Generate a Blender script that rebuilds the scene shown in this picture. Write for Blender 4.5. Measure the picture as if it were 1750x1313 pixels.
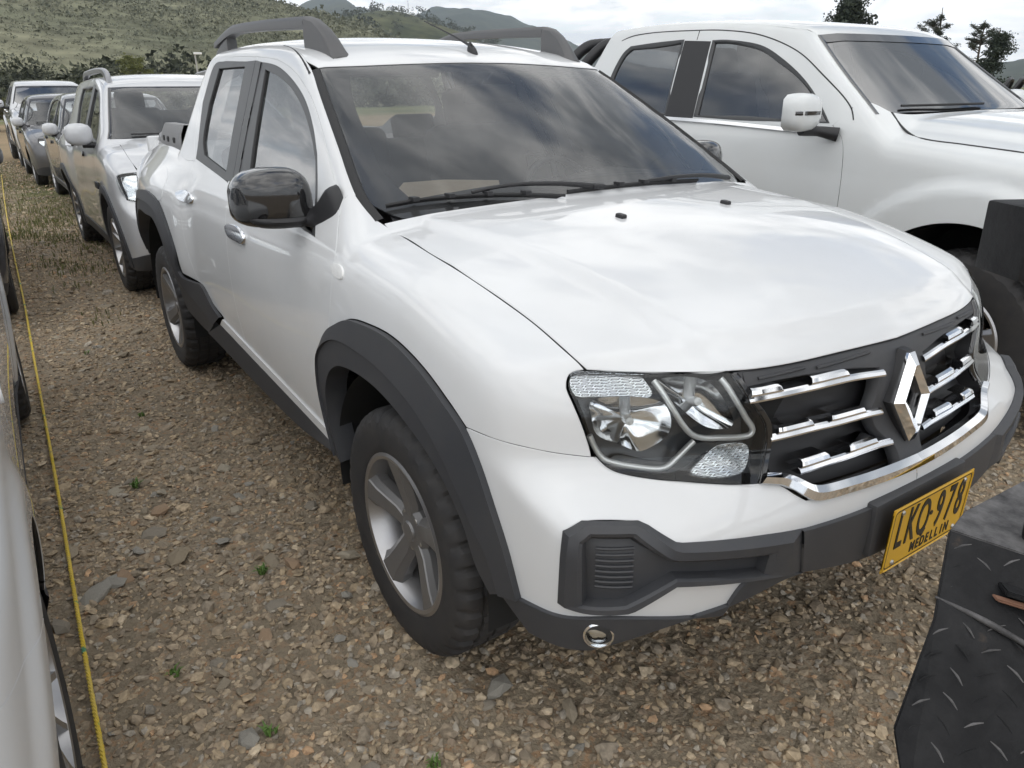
# Gravel car park with a white double-cab pickup, other parked vehicles, hills and cloudy sky
import bpy, bmesh, math, random
import numpy as np
from mathutils import Vector, Matrix
from mathutils.geometry import delaunay_2d_cdt
R = math.radians
for o in list(bpy.data.objects): bpy.data.objects.remove(o)
SC = bpy.context.scene; COL = SC.collection
rng = np.random.default_rng(7); random.seed(7)

# ------------------------------------------------------------------ camera
cam_d = bpy.data.cameras.new('camera'); cam = bpy.data.objects.new('camera', cam_d); COL.objects.link(cam)
CAMPOS = Vector((1.60089, -1.59368, 1.44069)); yaw, pit, rol = R(34.10745), R(21.216), R(-.70786)
fw = Vector((-math.cos(yaw)*math.cos(pit), math.sin(yaw)*math.cos(pit), -math.sin(pit)))
rt = fw.cross(Vector((0,0,1))).normalized(); up = rt.cross(fw)
rt, up = math.cos(rol)*rt+math.sin(rol)*up, -math.sin(rol)*rt+math.cos(rol)*up
cam.matrix_world = Matrix(((rt.x,up.x,-fw.x,CAMPOS.x),(rt.y,up.y,-fw.y,CAMPOS.y),(rt.z,up.z,-fw.z,CAMPOS.z),(0,0,0,1)))
cam_d.sensor_width = 36; cam_d.lens = 1284.737/1750*36; cam_d.clip_start = .05; cam_d.clip_end = 30000
SC.camera = cam
SC.view_settings.view_transform = 'Standard'; SC.view_settings.look = 'None'
SC.view_settings.exposure = EXPOSURE = 0.22; SC.view_settings.gamma = 1
CY = SC.cycles; CY.max_bounces = 5; CY.diffuse_bounces = 2; CY.glossy_bounces = 3; CY.transmission_bounces = 3; CY.transparent_max_bounces = 12
CY.use_adaptive_sampling = True; CY.adaptive_threshold = .02; CY.caustics_reflective = False; CY.caustics_refractive = False; CY.use_denoising = True

# ------------------------------------------------------------------ sky: broken bright cloud over blue
SUN_EL, SUN_AZ = R(54), R(-34)      # azimuth measured from +x counter-clockwise
W = bpy.data.worlds.new('World'); SC.world = W; W.use_nodes = True
nt = W.node_tree; N = nt.nodes; L = nt.links; N.clear()
def wn(t, **k):
    n = N.new(t)
    for a, b in k.items(): setattr(n, a, b)
    return n
sky = wn('ShaderNodeTexSky', sky_type='NISHITA', sun_disc=False)
sky.sun_elevation = SUN_EL; sky.sun_rotation = R(90)-SUN_AZ
tc = wn('ShaderNodeTexCoord'); sep = wn('ShaderNodeSeparateXYZ'); L.new(tc.outputs['Generated'], sep.inputs[0])
def wm(op, a, b=None, c=None):
    m = wn('ShaderNodeMath', operation=op)
    for i, v in enumerate((a, b, c)):
        if v is None: continue
        if isinstance(v, (int, float)): m.inputs[i].default_value = v
        else: L.new(v, m.inputs[i])
    return m.outputs[0]
zc = wm('ADD', wm('MAXIMUM', sep.outputs[2], 0.0), .20)
cx = wm('DIVIDE', sep.outputs[0], zc); cy = wm('DIVIDE', sep.outputs[1], zc)
cmb = wn('ShaderNodeCombineXYZ'); L.new(cx, cmb.inputs[0]); L.new(cy, cmb.inputs[1])
def wnoise(scale, detail, rough, off=(0,0,0), dist=0.):
    mp = wn('ShaderNodeMapping'); mp.inputs['Location'].default_value = off; mp.inputs['Scale'].default_value = (scale, scale*1.0, scale)
    L.new(cmb.outputs[0], mp.inputs[0])
    n = wn('ShaderNodeTexNoise'); n.inputs['Scale'].default_value = 1; n.inputs['Detail'].default_value = detail
    n.inputs['Roughness'].default_value = rough; n.inputs['Distortion'].default_value = dist
    L.new(mp.outputs[0], n.inputs[0]); return n.outputs[0]
def wramp(f, a, b):
    r = wn('ShaderNodeMapRange', interpolation_type='SMOOTHSTEP'); L.new(f, r.inputs[0])
    r.inputs[1].default_value = a; r.inputs[2].default_value = b; return r.outputs[0]
cover = wramp(wnoise(1.3, 4, .58, (3.1, 1.7, 0), .2), .36, .47)
shade = wramp(wnoise(1.7, 4, .66, (9.3, 4.4, 0), .5), .36, .64)
mixc = wn('ShaderNodeMix', data_type='RGBA'); L.new(shade, mixc.inputs[0])
mixc.inputs[6].default_value = (.33, .36, .40, 1); mixc.inputs[7].default_value = (1.38, 1.37, 1.35, 1)
skys = wn('ShaderNodeMix', data_type='RGBA', blend_type='MULTIPLY'); skys.inputs[0].default_value = 1
L.new(sky.outputs[0], skys.inputs[6]); skys.inputs[7].default_value = (.10, .10, .10, 1)
mixs = wn('ShaderNodeMix', data_type='RGBA'); L.new(cover, mixs.inputs[0]); L.new(skys.outputs[2], mixs.inputs[6]); L.new(mixc.outputs[2], mixs.inputs[7])
# towards the horizon the cloud closes into a bright white veil
hz = wramp(sep.outputs[2], .34, .02)
veil = wn('ShaderNodeMix', data_type='RGBA'); L.new(wm('MULTIPLY', hz, .40), veil.inputs[0]); L.new(mixs.outputs[2], veil.inputs[6]); veil.inputs[7].default_value = (2.3, 2.32, 2.35, 1)
W.cycles.sampling_method = 'MANUAL'; W.cycles.sample_map_resolution = 512
bg = wn('ShaderNodeBackground'); L.new(veil.outputs[2], bg.inputs[0]); bg.inputs[1].default_value = 1.0
out = wn('ShaderNodeOutputWorld'); L.new(bg.outputs[0], out.inputs[0])

# ------------------------------------------------------------------ one soft sun behind thin cloud
sl = bpy.data.lights.new('sun', 'SUN'); sl.energy = 1.1; sl.angle = R(100); sl.color = (1, .985, .955)
sun = bpy.data.objects.new('sun', sl); COL.objects.link(sun)
sd = Vector((math.cos(SUN_EL)*math.cos(SUN_AZ), math.cos(SUN_EL)*math.sin(SUN_AZ), math.sin(SUN_EL)))
sun.rotation_euler = sd.to_track_quat('Z', 'Y').to_euler(); sun.location = sd*30

# ------------------------------------------------------------------ materials
def mat(name, base=(.5,.5,.5), rough=.5, metal=0, coat=0, coatr=.03, spec=.5, emit=None, bump=None, var=None, ior=1.5, trans=0):
    m = bpy.data.materials.new(name); m.use_nodes = True; t = m.node_tree; b = t.nodes['Principled BSDF']
    b.inputs['Base Color'].default_value = (*base, 1); b.inputs['Roughness'].default_value = rough; b.inputs['Metallic'].default_value = metal
    b.inputs['Coat Weight'].default_value = coat; b.inputs['Coat Roughness'].default_value = coatr
    b.inputs['Specular IOR Level'].default_value = spec; b.inputs['IOR'].default_value = ior; b.inputs['Transmission Weight'].default_value = trans
    if var or bump:
        tcn = t.nodes.new('ShaderNodeTexCoord')
    if var:      # (scale, amount, tint) mottled variation of colour
        n = t.nodes.new('ShaderNodeTexNoise'); n.inputs['Scale'].default_value = var[0]; n.inputs['Detail'].default_value = 6; n.inputs['Roughness'].default_value = .65
        t.links.new(tcn.outputs['Object'], n.inputs[0])
        r = t.nodes.new('ShaderNodeMapRange'); r.inputs[1].default_value = .35; r.inputs[2].default_value = .7; t.links.new(n.outputs[0], r.inputs[0])
        mx = t.nodes.new('ShaderNodeMix'); mx.data_type = 'RGBA'; t.links.new(r.outputs[0], mx.inputs[0])
        mx.inputs[6].default_value = (*base, 1); mx.inputs[7].default_value = (*[base[i]*(1-var[1])+var[2][i]*var[1] for i in range(3)], 1)
        t.links.new(mx.outputs[2], b.inputs['Base Color'])
        r2 = t.nodes.new('ShaderNodeMapRange'); t.links.new(n.outputs[0], r2.inputs[0]); r2.inputs[3].default_value = rough*.85; r2.inputs[4].default_value = min(1, rough*1.15)
        t.links.new(r2.outputs[0], b.inputs['Roughness'])
    if bump:     # (scale, strength, distance)
        n = t.nodes.new('ShaderNodeTexNoise'); n.inputs['Scale'].default_value = bump[0]; n.inputs['Detail'].default_value = 3
        t.links.new(tcn.outputs['Object'], n.inputs[0])
        bp = t.nodes.new('ShaderNodeBump'); bp.inputs['Strength'].default_value = bump[1]; bp.inputs['Distance'].default_value = bump[2]
        t.links.new(n.outputs[0], bp.inputs['Height']); t.links.new(bp.outputs[0], b.inputs['Normal'])
    if emit: b.inputs['Emission Color'].default_value = (*emit[0], 1); b.inputs['Emission Strength'].default_value = emit[1]
    return m
def glass(name, tint=(.8,.85,.85), ior=1.52, rough=0.0, dust=0.0):
    m = bpy.data.materials.new(name); m.use_nodes = True; t = m.node_tree; t.nodes.clear()
    o = t.nodes.new('ShaderNodeOutputMaterial'); fr = t.nodes.new('ShaderNodeFresnel'); fr.inputs[0].default_value = ior
    tr = t.nodes.new('ShaderNodeBsdfTransparent'); tr.inputs[0].default_value = (*tint, 1)
    gl = t.nodes.new('ShaderNodeBsdfGlossy'); gl.inputs['Roughness'].default_value = rough; gl.inputs['Color'].default_value = (1,1,1,1)
    mx = t.nodes.new('ShaderNodeMixShader'); t.links.new(fr.outputs[0], mx.inputs[0]); t.links.new(tr.outputs[0], mx.inputs[1]); t.links.new(gl.outputs[0], mx.inputs[2])
    last = mx
    if dust:
        df = t.nodes.new('ShaderNodeBsdfDiffuse'); df.inputs[0].default_value = (.47,.48,.49,1)
        tcn = t.nodes.new('ShaderNodeTexCoord'); n = t.nodes.new('ShaderNodeTexNoise'); n.inputs['Scale'].default_value = 3; n.inputs['Detail'].default_value = 7
        t.links.new(tcn.outputs['Object'], n.inputs[0]); r = t.nodes.new('ShaderNodeMapRange'); t.links.new(n.outputs[0], r.inputs[0]); r.inputs[1].default_value = .3; r.inputs[2].default_value = .75; r.inputs[3].default_value = dust*.5; r.inputs[4].default_value = dust*1.5
        m2 = t.nodes.new('ShaderNodeMixShader'); t.links.new(r.outputs[0], m2.inputs[0]); t.links.new(mx.outputs[0], m2.inputs[1]); t.links.new(df.outputs[0], m2.inputs[2]); last = m2
    t.links.new(last.outputs[0], o.inputs[0]); return m
def paint(name, base, rough=.55, flake=0, coat=1., dirt=.10):
    m = mat(name, base, rough if flake == 0 else .34, flake, coat, .015, spec=.15 if flake == 0 else .5, var=(2.3, dirt, (.42,.38,.32)))
    return m
def grid_mat(name):
    m = mat(name, (.78,.80,.82), .16, .85); t = m.node_tree; n = t.nodes; tcn = n.new('ShaderNodeTexCoord'); br = n.new('ShaderNodeTexBrick'); br.inputs['Scale'].default_value = 52; br.inputs['Mortar Size'].default_value = .10; br.inputs['Mortar Smooth'].default_value = .6; br.offset = .35
    mp = n.new('ShaderNodeMapping'); mp.inputs['Rotation'].default_value = (R(90),0,0); t.links.new(tcn.outputs['Object'], mp.inputs[0]); t.links.new(mp.outputs[0], br.inputs[0]); bp = n.new('ShaderNodeBump'); bp.inputs['Strength'].default_value = .6; bp.inputs['Distance'].default_value = .004; t.links.new(br.outputs['Fac'], bp.inputs['Height']); t.links.new(bp.outputs[0], n['Principled BSDF'].inputs['Normal']); return m
M = dict(
 white=paint('white_car_paint', (.69,.70,.71)), white2=paint('pearl_white_car_paint', (.68,.70,.705)), silver=paint('silver_car_paint', (.55,.56,.58), .34, .12),
 grey=paint('grey_car_paint', (.20,.205,.215), .33, .3), dkgrey=paint('dark_grey_car_paint', (.10,.10,.11), .3, .4), blackp=mat('gloss_black_paint', (.012,.012,.013), .12, coat=1.),
 plas=mat('grey_black_textured_plastic', (.040,.042,.048), .55, bump=(900,.25,.0006), var=(6,.3,(.085,.08,.075))), plasd=mat('black_plastic', (.018,.018,.02), .5, bump=(700,.2,.0005)),
 rail=mat('satin_grey_rail_plastic', (.075,.076,.08), .42, bump=(800,.15,.0005), var=(5,.3,(.13,.125,.12))), rubber_and_gap_shade=mat('black_seal_and_gap_shade', (.012,.012,.013), .6),
 pillar=mat('satin_black_pillar_trim', (.040,.042,.045), .38, var=(4,.2,(.1,.1,.1))),
 chrome=mat('chrome', (.84,.85,.87), .045, 1), barchrome=mat('satin_chrome', (.80,.81,.83), .10, 1), chromed=mat('aged_chrome_reflector', (.84,.85,.87), .09, 1, bump=(14,.22,.006)), prism=grid_mat('ribbed_lamp_reflector'),
 glass=glass('clear_windscreen_glass', (.82,.85,.85), 1.72, dust=.085), tint=glass('tinted_side_glass', (.20,.22,.225), 3.4, dust=.02), tint2=glass('dark_tinted_glass', (.08,.09,.095), 2.5, dust=.02), lens=glass('headlamp_lens', (.93,.95,.95), 1.45, dust=.015),
 frit=mat('black_ceramic_frit', (.02,.02,.022), .08, coat=1), tyre=mat('tyre_rubber', (.026,.026,.028), .75, bump=(260,.35,.0012), var=(14,.3,(.085,.075,.065))),
 alloy=mat('silver_alloy', (.42,.42,.43), .30, .85, var=(9,.25,(.25,.22,.19))), alloyd=mat('dark_polished_alloy', (.19,.188,.19), .36, .45, var=(9,.2,(.14,.13,.12))), brake=mat('dark_brake_iron', (.05,.045,.042), .6, .5, var=(20,.5,(.16,.08,.04))),
 seat=mat('charcoal_seat_fabric', (.055,.055,.058), .9), dash=mat('dark_dashboard_plastic', (.055,.053,.052), .7), liner=mat('pale_headliner', (.42,.41,.39), .9), paper=mat('tan_paper', (.52,.42,.32), .85, var=(30,.3,(.35,.28,.2))),
 under=mat('underbody_black', (.012,.012,.012), .9), plate=mat('yellow_plate_paint', (.62,.36,.025), .38, var=(40,.18,(.5,.3,.05))), platek=mat('plate_black_ink', (.012,.012,.012), .45), steel=mat('zinc_screw', (.45,.44,.42), .35, .9),
 cap=mat('light_grey_cap_plastic', (.19,.19,.195), .5, bump=(800,.15,.0005), var=(5,.3,(.25,.24,.23))), guide=mat('frosted_light_guide', (.86,.86,.85), .22, .35, coat=1), lampb=mat('dark_lamp_housing', (.085,.088,.095), .25, .3), amber=mat('amber_lamp', (.7,.28,.03), .2, coat=1), clearp=mat('clear_ribbed_plastic', (.82,.82,.81), .18, coat=1, bump=(90,.5,.002)),
)

# ------------------------------------------------------------------ mesh helpers
def root(name, label, cat, loc=(0,0,0), rz=0, group=None, scale=1):
    o = bpy.data.objects.new(name, None); COL.objects.link(o); o.location = loc; o.rotation_euler = (0,0,rz); o.scale = (scale,)*3
    o.empty_display_size = .3; o['label'] = label; o['category'] = cat
    if group: o['group'] = group
    return o
def tag(o, label=None, cat=None, group=None, kind=None):
    for k, v in (('label',label),('category',cat),('group',group),('kind',kind)):
        if v: o[k] = v
    return o
def mk(name, V, Fc, m, parent=None, smooth=True, normals=None, auto=None):
    me = bpy.data.meshes.new(name); me.from_pydata([tuple(map(float,v)) for v in V], [], [tuple(map(int,f)) for f in Fc])
    if isinstance(m, (list,tuple)):
        for x in m: me.materials.append(x)
    elif m: me.materials.append(m)
    if smooth: me.polygons.foreach_set('use_smooth', [True]*len(me.polygons))
    me.update()
    if auto is not None and smooth: me.set_sharp_from_angle(angle=R(auto))
    if normals is not None: me.normals_split_custom_set_from_vertices([tuple(map(float,n)) for n in normals])
    o = bpy.data.objects.new(name, me); COL.objects.link(o)
    if parent: o.parent = parent
    return o
def bm_obj(name, bm, m, parent=None, smooth=True, auto=35):
    me = bpy.data.meshes.new(name); bm.normal_update(); bm.to_mesh(me); bm.free()
    if isinstance(m, (list,tuple)):
        for x in m: me.materials.append(x)
    elif m: me.materials.append(m)
    if smooth:
        me.polygons.foreach_set('use_smooth', [True]*len(me.polygons)); me.set_sharp_from_angle(angle=R(auto))
    o = bpy.data.objects.new(name, me); COL.objects.link(o)
    if parent: o.parent = parent
    return o
def mirror(o):
    c = o.copy(); COL.objects.link(c); c.parent = o.parent; c.scale = (o.scale[0], -o.scale[1], o.scale[2]); c.location = (o.location[0], -o.location[1], o.location[2])
    rz = o.rotation_euler; c.rotation_euler = (-rz[0], rz[1], -rz[2])
    for ch in o.children:
        d = ch.copy(); COL.objects.link(d); d.parent = c
    return c
def box(bm, c, s, rot=None, bev=0, seg=2):
    r = bmesh.ops.create_cube(bm, size=1); vs = r['verts']
    for v in vs: v.co = Vector((v.co.x*s[0], v.co.y*s[1], v.co.z*s[2]))
    if bev:
        es = list({e for v in vs for e in v.link_edges}); g = bmesh.ops.bevel(bm, geom=es, offset=bev, segments=seg, affect='EDGES', profile=.6); vs = list({v for f in g['faces'] for v in f.verts} | {v for v in vs if v.is_valid})
        vs = list({v for v in vs} | {w for v in vs for f in v.link_faces for w in f.verts})
    Mx = rot.to_4x4() if rot is not None else Matrix.Identity(4)
    for v in vs: v.co = Mx @ v.co + Vector(c)
    return vs
def boxo(name, c, s, m, parent=None, rot=None, bev=.004, seg=2):
    bm = bmesh.new(); box(bm, c, s, rot, bev, seg); return bm_obj(name, bm, m, parent)
def crom(P, step, closed=False):
    """Catmull-Rom (centripetal) through 3D points, resampled to about `step`"""
    P = np.asarray(P, float)
    if len(P) == 2:
        n = max(1, int(np.ceil(np.linalg.norm(P[1]-P[0])/step))); t = np.linspace(0,1,n+1)[:,None]; return P[0]*(1-t)+P[1]*t
    Q = np.vstack([2*P[0]-P[1], P, 2*P[-1]-P[-2]]) if not closed else np.vstack([P[-1], P, P[0], P[1]])
    out = []
    for i in range(len(Q)-3):
        p0,p1,p2,p3 = Q[i:i+4]; d = [max(np.linalg.norm(b-a)**.5,1e-6) for a,b in ((p0,p1),(p1,p2),(p2,p3))]
        t0=0; t1=d[0]; t2=t1+d[1]; t3=t2+d[2]; n = max(1, int(np.ceil(np.linalg.norm(p2-p1)/step)))
        for k in range(n):
            t = t1+(t2-t1)*k/n
            A1=(t1-t)/(t1-t0)*p0+(t-t0)/(t1-t0)*p1; A2=(t2-t)/(t2-t1)*p1+(t-t1)/(t2-t1)*p2; A3=(t3-t)/(t3-t2)*p2+(t-t2)/(t3-t2)*p3
            B1=(t2-t)/(t2-t0)*A1+(t-t0)/(t2-t0)*A2; B2=(t3-t)/(t3-t1)*A2+(t-t1)/(t3-t1)*A3
            out.append((t2-t)/(t2-t1)*B1+(t-t1)/(t2-t1)*B2)
    if not closed: out.append(P[-1])
    return np.array(out)
def resample(P, n):
    P = np.asarray(P, float); d = np.r_[0, np.cumsum(np.linalg.norm(np.diff(P,axis=0),axis=1))]; t = np.linspace(0,d[-1],n)
    return np.stack([np.interp(t,d,P[:,k]) for k in range(P.shape[1])],1)
def loft(name, rows, m, parent=None, closed_u=False, closed_v=False, cap=False, auto=40):
    """rows: list of equal-length point lists"""
    rows = [np.asarray(r, float) for r in rows]; n = len(rows[0]); V = np.vstack(rows); Fc = []
    for i in range(len(rows)-(0 if closed_v else 1)):
        j = (i+1) % len(rows)
        for k in range(n-(0 if closed_u else 1)):
            l = (k+1) % n; Fc.append((i*n+k, i*n+l, j*n+l, j*n+k))
    if cap:
        Fc.append(tuple(range(n))[::-1]); Fc.append(tuple((len(rows)-1)*n+k for k in range(n)))
    o = mk(name, V, Fc, m, parent, auto=auto)
    bm = bmesh.new(); bm.from_mesh(o.data); bmesh.ops.recalc_face_normals(bm, faces=bm.faces); bm.to_mesh(o.data); bm.free()
    o.data.set_sharp_from_angle(angle=R(auto)); return o
def smooth_rows(rows, n):
    A = np.array(rows); return [r for r in np.stack([resample(crom(A[:,k],.01),n) for k in range(A.shape[1])],1)]
def tube(name, P, r, m, parent=None, n=10, step=.02, cap=True):
    P = crom(P, step) if len(P) > 2 else np.asarray(P, float); T = np.gradient(P, axis=0); T /= np.linalg.norm(T,axis=1)[:,None]
    ref = np.array([0,0,1.]) if abs(T[0][2]) < .9 else np.array([1.,0,0]); rows = []
    rr = r if hasattr(r,'__len__') else [r]*len(P)
    if len(rr) != len(P): rr = np.interp(np.linspace(0,1,len(P)), np.linspace(0,1,len(rr)), rr)
    for p_, t, q in zip(P, T, rr):
        a = np.cross(t, ref); a /= np.linalg.norm(a); b = np.cross(a, t); ref = b
        rows.append([p_+q*(math.cos(x)*a+math.sin(x)*b) for x in np.linspace(0,2*math.pi,n,endpoint=False)])
    return loft(name, rows, m, parent, closed_u=True, cap=cap, auto=50)
def lathe(name, prof, m, parent=None, n=64, axis='y', auto=40, rmod=None):
    """profile [(radius, along)] turned round the local y axis"""
    rows = []
    for j in range(n):
        a = 2*math.pi*j/n
        rows.append([((r if rmod is None else rmod(k,r,j))*math.cos(a), h, (r if rmod is None else rmod(k,r,j))*math.sin(a)) for k,(r,h) in enumerate(prof)])
    return loft(name, rows, m, parent, closed_v=True, auto=auto)
def inpoly(Q, P):
    x, y = Q[:,0], Q[:,1]; c = np.zeros(len(Q), bool); j = len(P)-1
    for i in range(len(P)):
        xi, yi, xj, yj = *P[i], *P[j]
        with np.errstate(divide='ignore', invalid='ignore'):
            c ^= ((yi > y) != (yj > y)) & (x < (xj-xi)*(y-yi)/(yj-yi)+xi)
        j = i
    return c
def polyoff(P, g):
    """offset closed 2D polygon inwards by g"""
    A = .5*np.sum(P[:,0]*np.roll(P[:,1],-1)-np.roll(P[:,0],-1)*P[:,1]); s = 1 if A > 0 else -1
    e = np.roll(P,-1,0)-P; e /= np.maximum(np.linalg.norm(e,axis=1),1e-9)[:,None]; nrm = np.stack([-e[:,1],e[:,0]],1)*s
    n0 = np.roll(nrm,1,0); b = n0+nrm; b /= np.maximum(np.sum(b*nrm,1),.35)[:,None]
    return P+b*g
def dense2(P, step):
    out = []
    for a, b in zip(P, np.roll(P,-1,0)):
        n = max(1, int(round(np.linalg.norm(b-a)/step))); out += [a+(b-a)*k/n for k in range(n)]
    return np.array(out)
def dist2(Q, P):
    """min distance of points Q to closed polyline P"""
    D = np.full(len(Q), 1e9)
    for a, b in zip(P, np.roll(P,-1,0)):
        ab = b-a; t = np.clip(((Q-a)@ab)/max(ab@ab,1e-12),0,1); D = np.minimum(D, np.linalg.norm(Q-a-t[:,None]*ab,axis=1))
    return D
def panel(name, S, edges, d, m, parent, off=0., gap=.0018, res=.02, flange=.012, holes=(), closed=False, reach=2.5, rnd=.0022):
    """trimmed patch of the implicit surface S: outline given as 3D edges, seen along direction d"""
    d = np.array(d, float); d /= np.linalg.norm(d)
    U = np.cross([0,0,1.], d) if abs(d[2]) < .9 else np.cross([1.,0,0], d); U /= np.linalg.norm(U); Vv = np.cross(d, U)
    def loop(ed, g):
        if closed_of(ed): P = crom(ed, res*.8, True)
        else: P = np.vstack([crom(e, res*.8)[:-1] for e in ed])
        q = np.stack([P@U, P@Vv], 1); keep = np.linalg.norm(q-np.roll(q,1,0),axis=1) > 1e-4; q = q[keep]
        return polyoff(q, g) if g else q
    def closed_of(ed): return np.ndim(ed[0]) == 1
    O0 = loop(edges, gap); loops = [O0]+[loop(h, -gap) for h in holes]
    lo, hi = O0.min(0), O0.max(0)
    gx, gy = np.meshgrid(np.arange(lo[0]+res/2, hi[0], res), np.arange(lo[1]+res/2, hi[1], res)); G = np.stack([gx.ravel(), gy.ravel()],1)
    ok = inpoly(G, O0)
    for h in loops[1:]: ok &= ~inpoly(G, h)
    G = G[ok]
    for h in loops: G = G[dist2(G, h) > res*.45]
    pts = np.vstack(loops+[G]); ed = []; k = 0
    for h in loops: ed += [(k+i, k+(i+1)%len(h)) for i in range(len(h))]; k += len(h)
    V2, E2, F2, *_ = delaunay_2d_cdt([Vector(v) for v in pts], ed, [], 0, 1e-6)
    V2 = np.array([tuple(v) for v in V2]); F2 = np.array([f for f in F2 if len(f) == 3])
    c = V2[F2].mean(1); ok = inpoly(c, O0)
    for h in loops[1:]: ok &= ~inpoly(c, h)
    F2 = F2[ok]
    P = S.cast(V2[:,:1]*U+V2[:,1:]*Vv+d*reach, np.broadcast_to(-d, (len(V2),3)), 0, reach*2, 260, off)
    bad = np.isnan(P[:,0])
    if bad.any():
        gdi = np.where(~bad)[0]
        for i in np.where(bad)[0]: P[i] = P[gdi[np.argmin(np.sum((V2[gdi]-V2[i])**2,1))]]
    Nn = S.grad(P); nv = len(P)
    a, b, c_ = P[F2[:,0]], P[F2[:,1]], P[F2[:,2]]; fl = np.sum(np.cross(b-a, c_-a)*Nn[F2[:,0]],1) < 0; F2[fl] = F2[fl][:,::-1]
    V, Fc, NN = [P], [tuple(f) for f in F2], [Nn]
    if flange:      # turned-in edge, with its own vertices so that the visible edge stays crisp
        cnt = {}
        for f in F2:
            for i in range(3):
                e = (f[i], f[(i+1)%3]); cnt[tuple(sorted(e))] = None if tuple(sorted(e)) in cnt else e
        be = [e for e in cnt.values() if e and not (abs(P[e[0]][1]) < .0015 and abs(P[e[1]][1]) < .0015)]; idx = sorted({i for e in be for i in e}); mp = {v: i for i, v in enumerate(idx)}
        side = np.zeros((len(idx),3))
        for e in be:
            t = P[e[1]]-P[e[0]]; s_ = np.cross(t, Nn[e[0]]); s_ /= max(np.linalg.norm(s_),1e-9); side[mp[e[0]]] += s_; side[mp[e[1]]] += s_
        side /= np.maximum(np.linalg.norm(side,axis=1),1e-9)[:,None]
        Pi = P[idx]; Ni = Nn[idx]; r_ = min(rnd, flange*.5)
        A0, A1, A2 = Pi, Pi+side*r_*(.7 if r_ < .003 else 1)-Ni*r_, Pi+side*r_*(.7 if r_ < .003 else 1)-Ni*flange
        nrmid = side+Ni; nrmid /= np.linalg.norm(nrmid,axis=1)[:,None]
        V += [A0, A1, A2]; NN += [Ni if r_ < .004 else nrmid, nrmid, side]; n1 = nv; n2 = nv+len(idx); n3 = n2+len(idx)
        for e in be:
            i, j = mp[e[0]], mp[e[1]]; Fc += [(n1+j, n1+i, n2+i, n2+j), (n2+j, n2+i, n3+i, n3+j)]
    o = mk(name, np.vstack(V), Fc, m, parent, normals=np.vstack(NN))
    if flange >= .01 and ('car_paint' in m.name or 'pillar' in m.name):     # black shade painted into body shut-line flanges; pillar trim gets its real seal
        o.data.materials.append(M['rubber_and_gap_shade']); nb = len(F2); mi = np.zeros(len(Fc), int); mi[nb+1::2] = 1; o.data.polygons.foreach_set('material_index', mi)
    return o
def band(name, S, curves, offs, m, parent, n=60, d=(0,-1,0), auto=28):
    """swept trim: curves (3D, roughly on S) each pushed off the surface by offs along the normal"""
    rows = []
    for c, o_ in zip(curves, offs):
        P = resample(crom(c, .02), n)
        ddir = np.array(d,float)/np.linalg.norm(d); Q = S.cast(P+ddir*.6, np.broadcast_to(-ddir,(n,3)), 0, 1.2, 240, 0.)
        b_ = np.isnan(Q[:,0]); Q[b_] = P[b_]; rows.append(Q+S.grad(Q)*o_)
    return loft(name, rows, m, parent, auto=auto)

# ---------- implicit pickup body (origin on the ground under the front axle, +x forward, +y car's left, z up)
class Sp:
    """natural cubic spline, linear outside"""
    def __init__(s,xs,ys):
        s.x=np.array(xs,float); s.y=np.array(ys,float); n=len(xs)
        h=np.diff(s.x); A=np.zeros((n,n)); b=np.zeros(n); A[0,0]=A[-1,-1]=1
        for i in range(1,n-1):
            A[i,i-1]=h[i-1]; A[i,i]=2*(h[i-1]+h[i]); A[i,i+1]=h[i]
            b[i]=6*((s.y[i+1]-s.y[i])/h[i]-(s.y[i]-s.y[i-1])/h[i-1])
        s.m=np.linalg.solve(A,b); s.h=h
    def __call__(s,t):
        t=np.asarray(t,float); i=np.clip(np.searchsorted(s.x,t)-1,0,len(s.x)-2)
        tc=np.clip(t,s.x[0],s.x[-1]); h=s.h[i]; a=s.x[i+1]-tc; b=tc-s.x[i]
        v=(s.m[i]*a**3+s.m[i+1]*b**3)/(6*h)+(s.y[i]/h-s.m[i]*h/6)*a+(s.y[i+1]/h-s.m[i+1]*h/6)*b
        d0=(s.y[1]-s.y[0])/s.h[0]-s.h[0]*s.m[1]/6
        d1=(s.y[-1]-s.y[-2])/s.h[-1]+s.h[-1]*s.m[-2]/6
        return v+np.where(t<s.x[0],(t-s.x[0])*d0,0)+np.where(t>s.x[-1],(t-s.x[-1])*d1,0)
def smax(a,b,k):
    h=np.maximum(k-np.abs(a-b),0)/k
    return np.maximum(a,b)+h*h*h*k/6
def smin(a,b,k): return -smax(-a,-b,k)
def sst(e0,e1,t):
    u=np.clip((t-e0)/(e1-e0),0,1); return u*u*u*(u*(6*u-15)+10)
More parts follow.
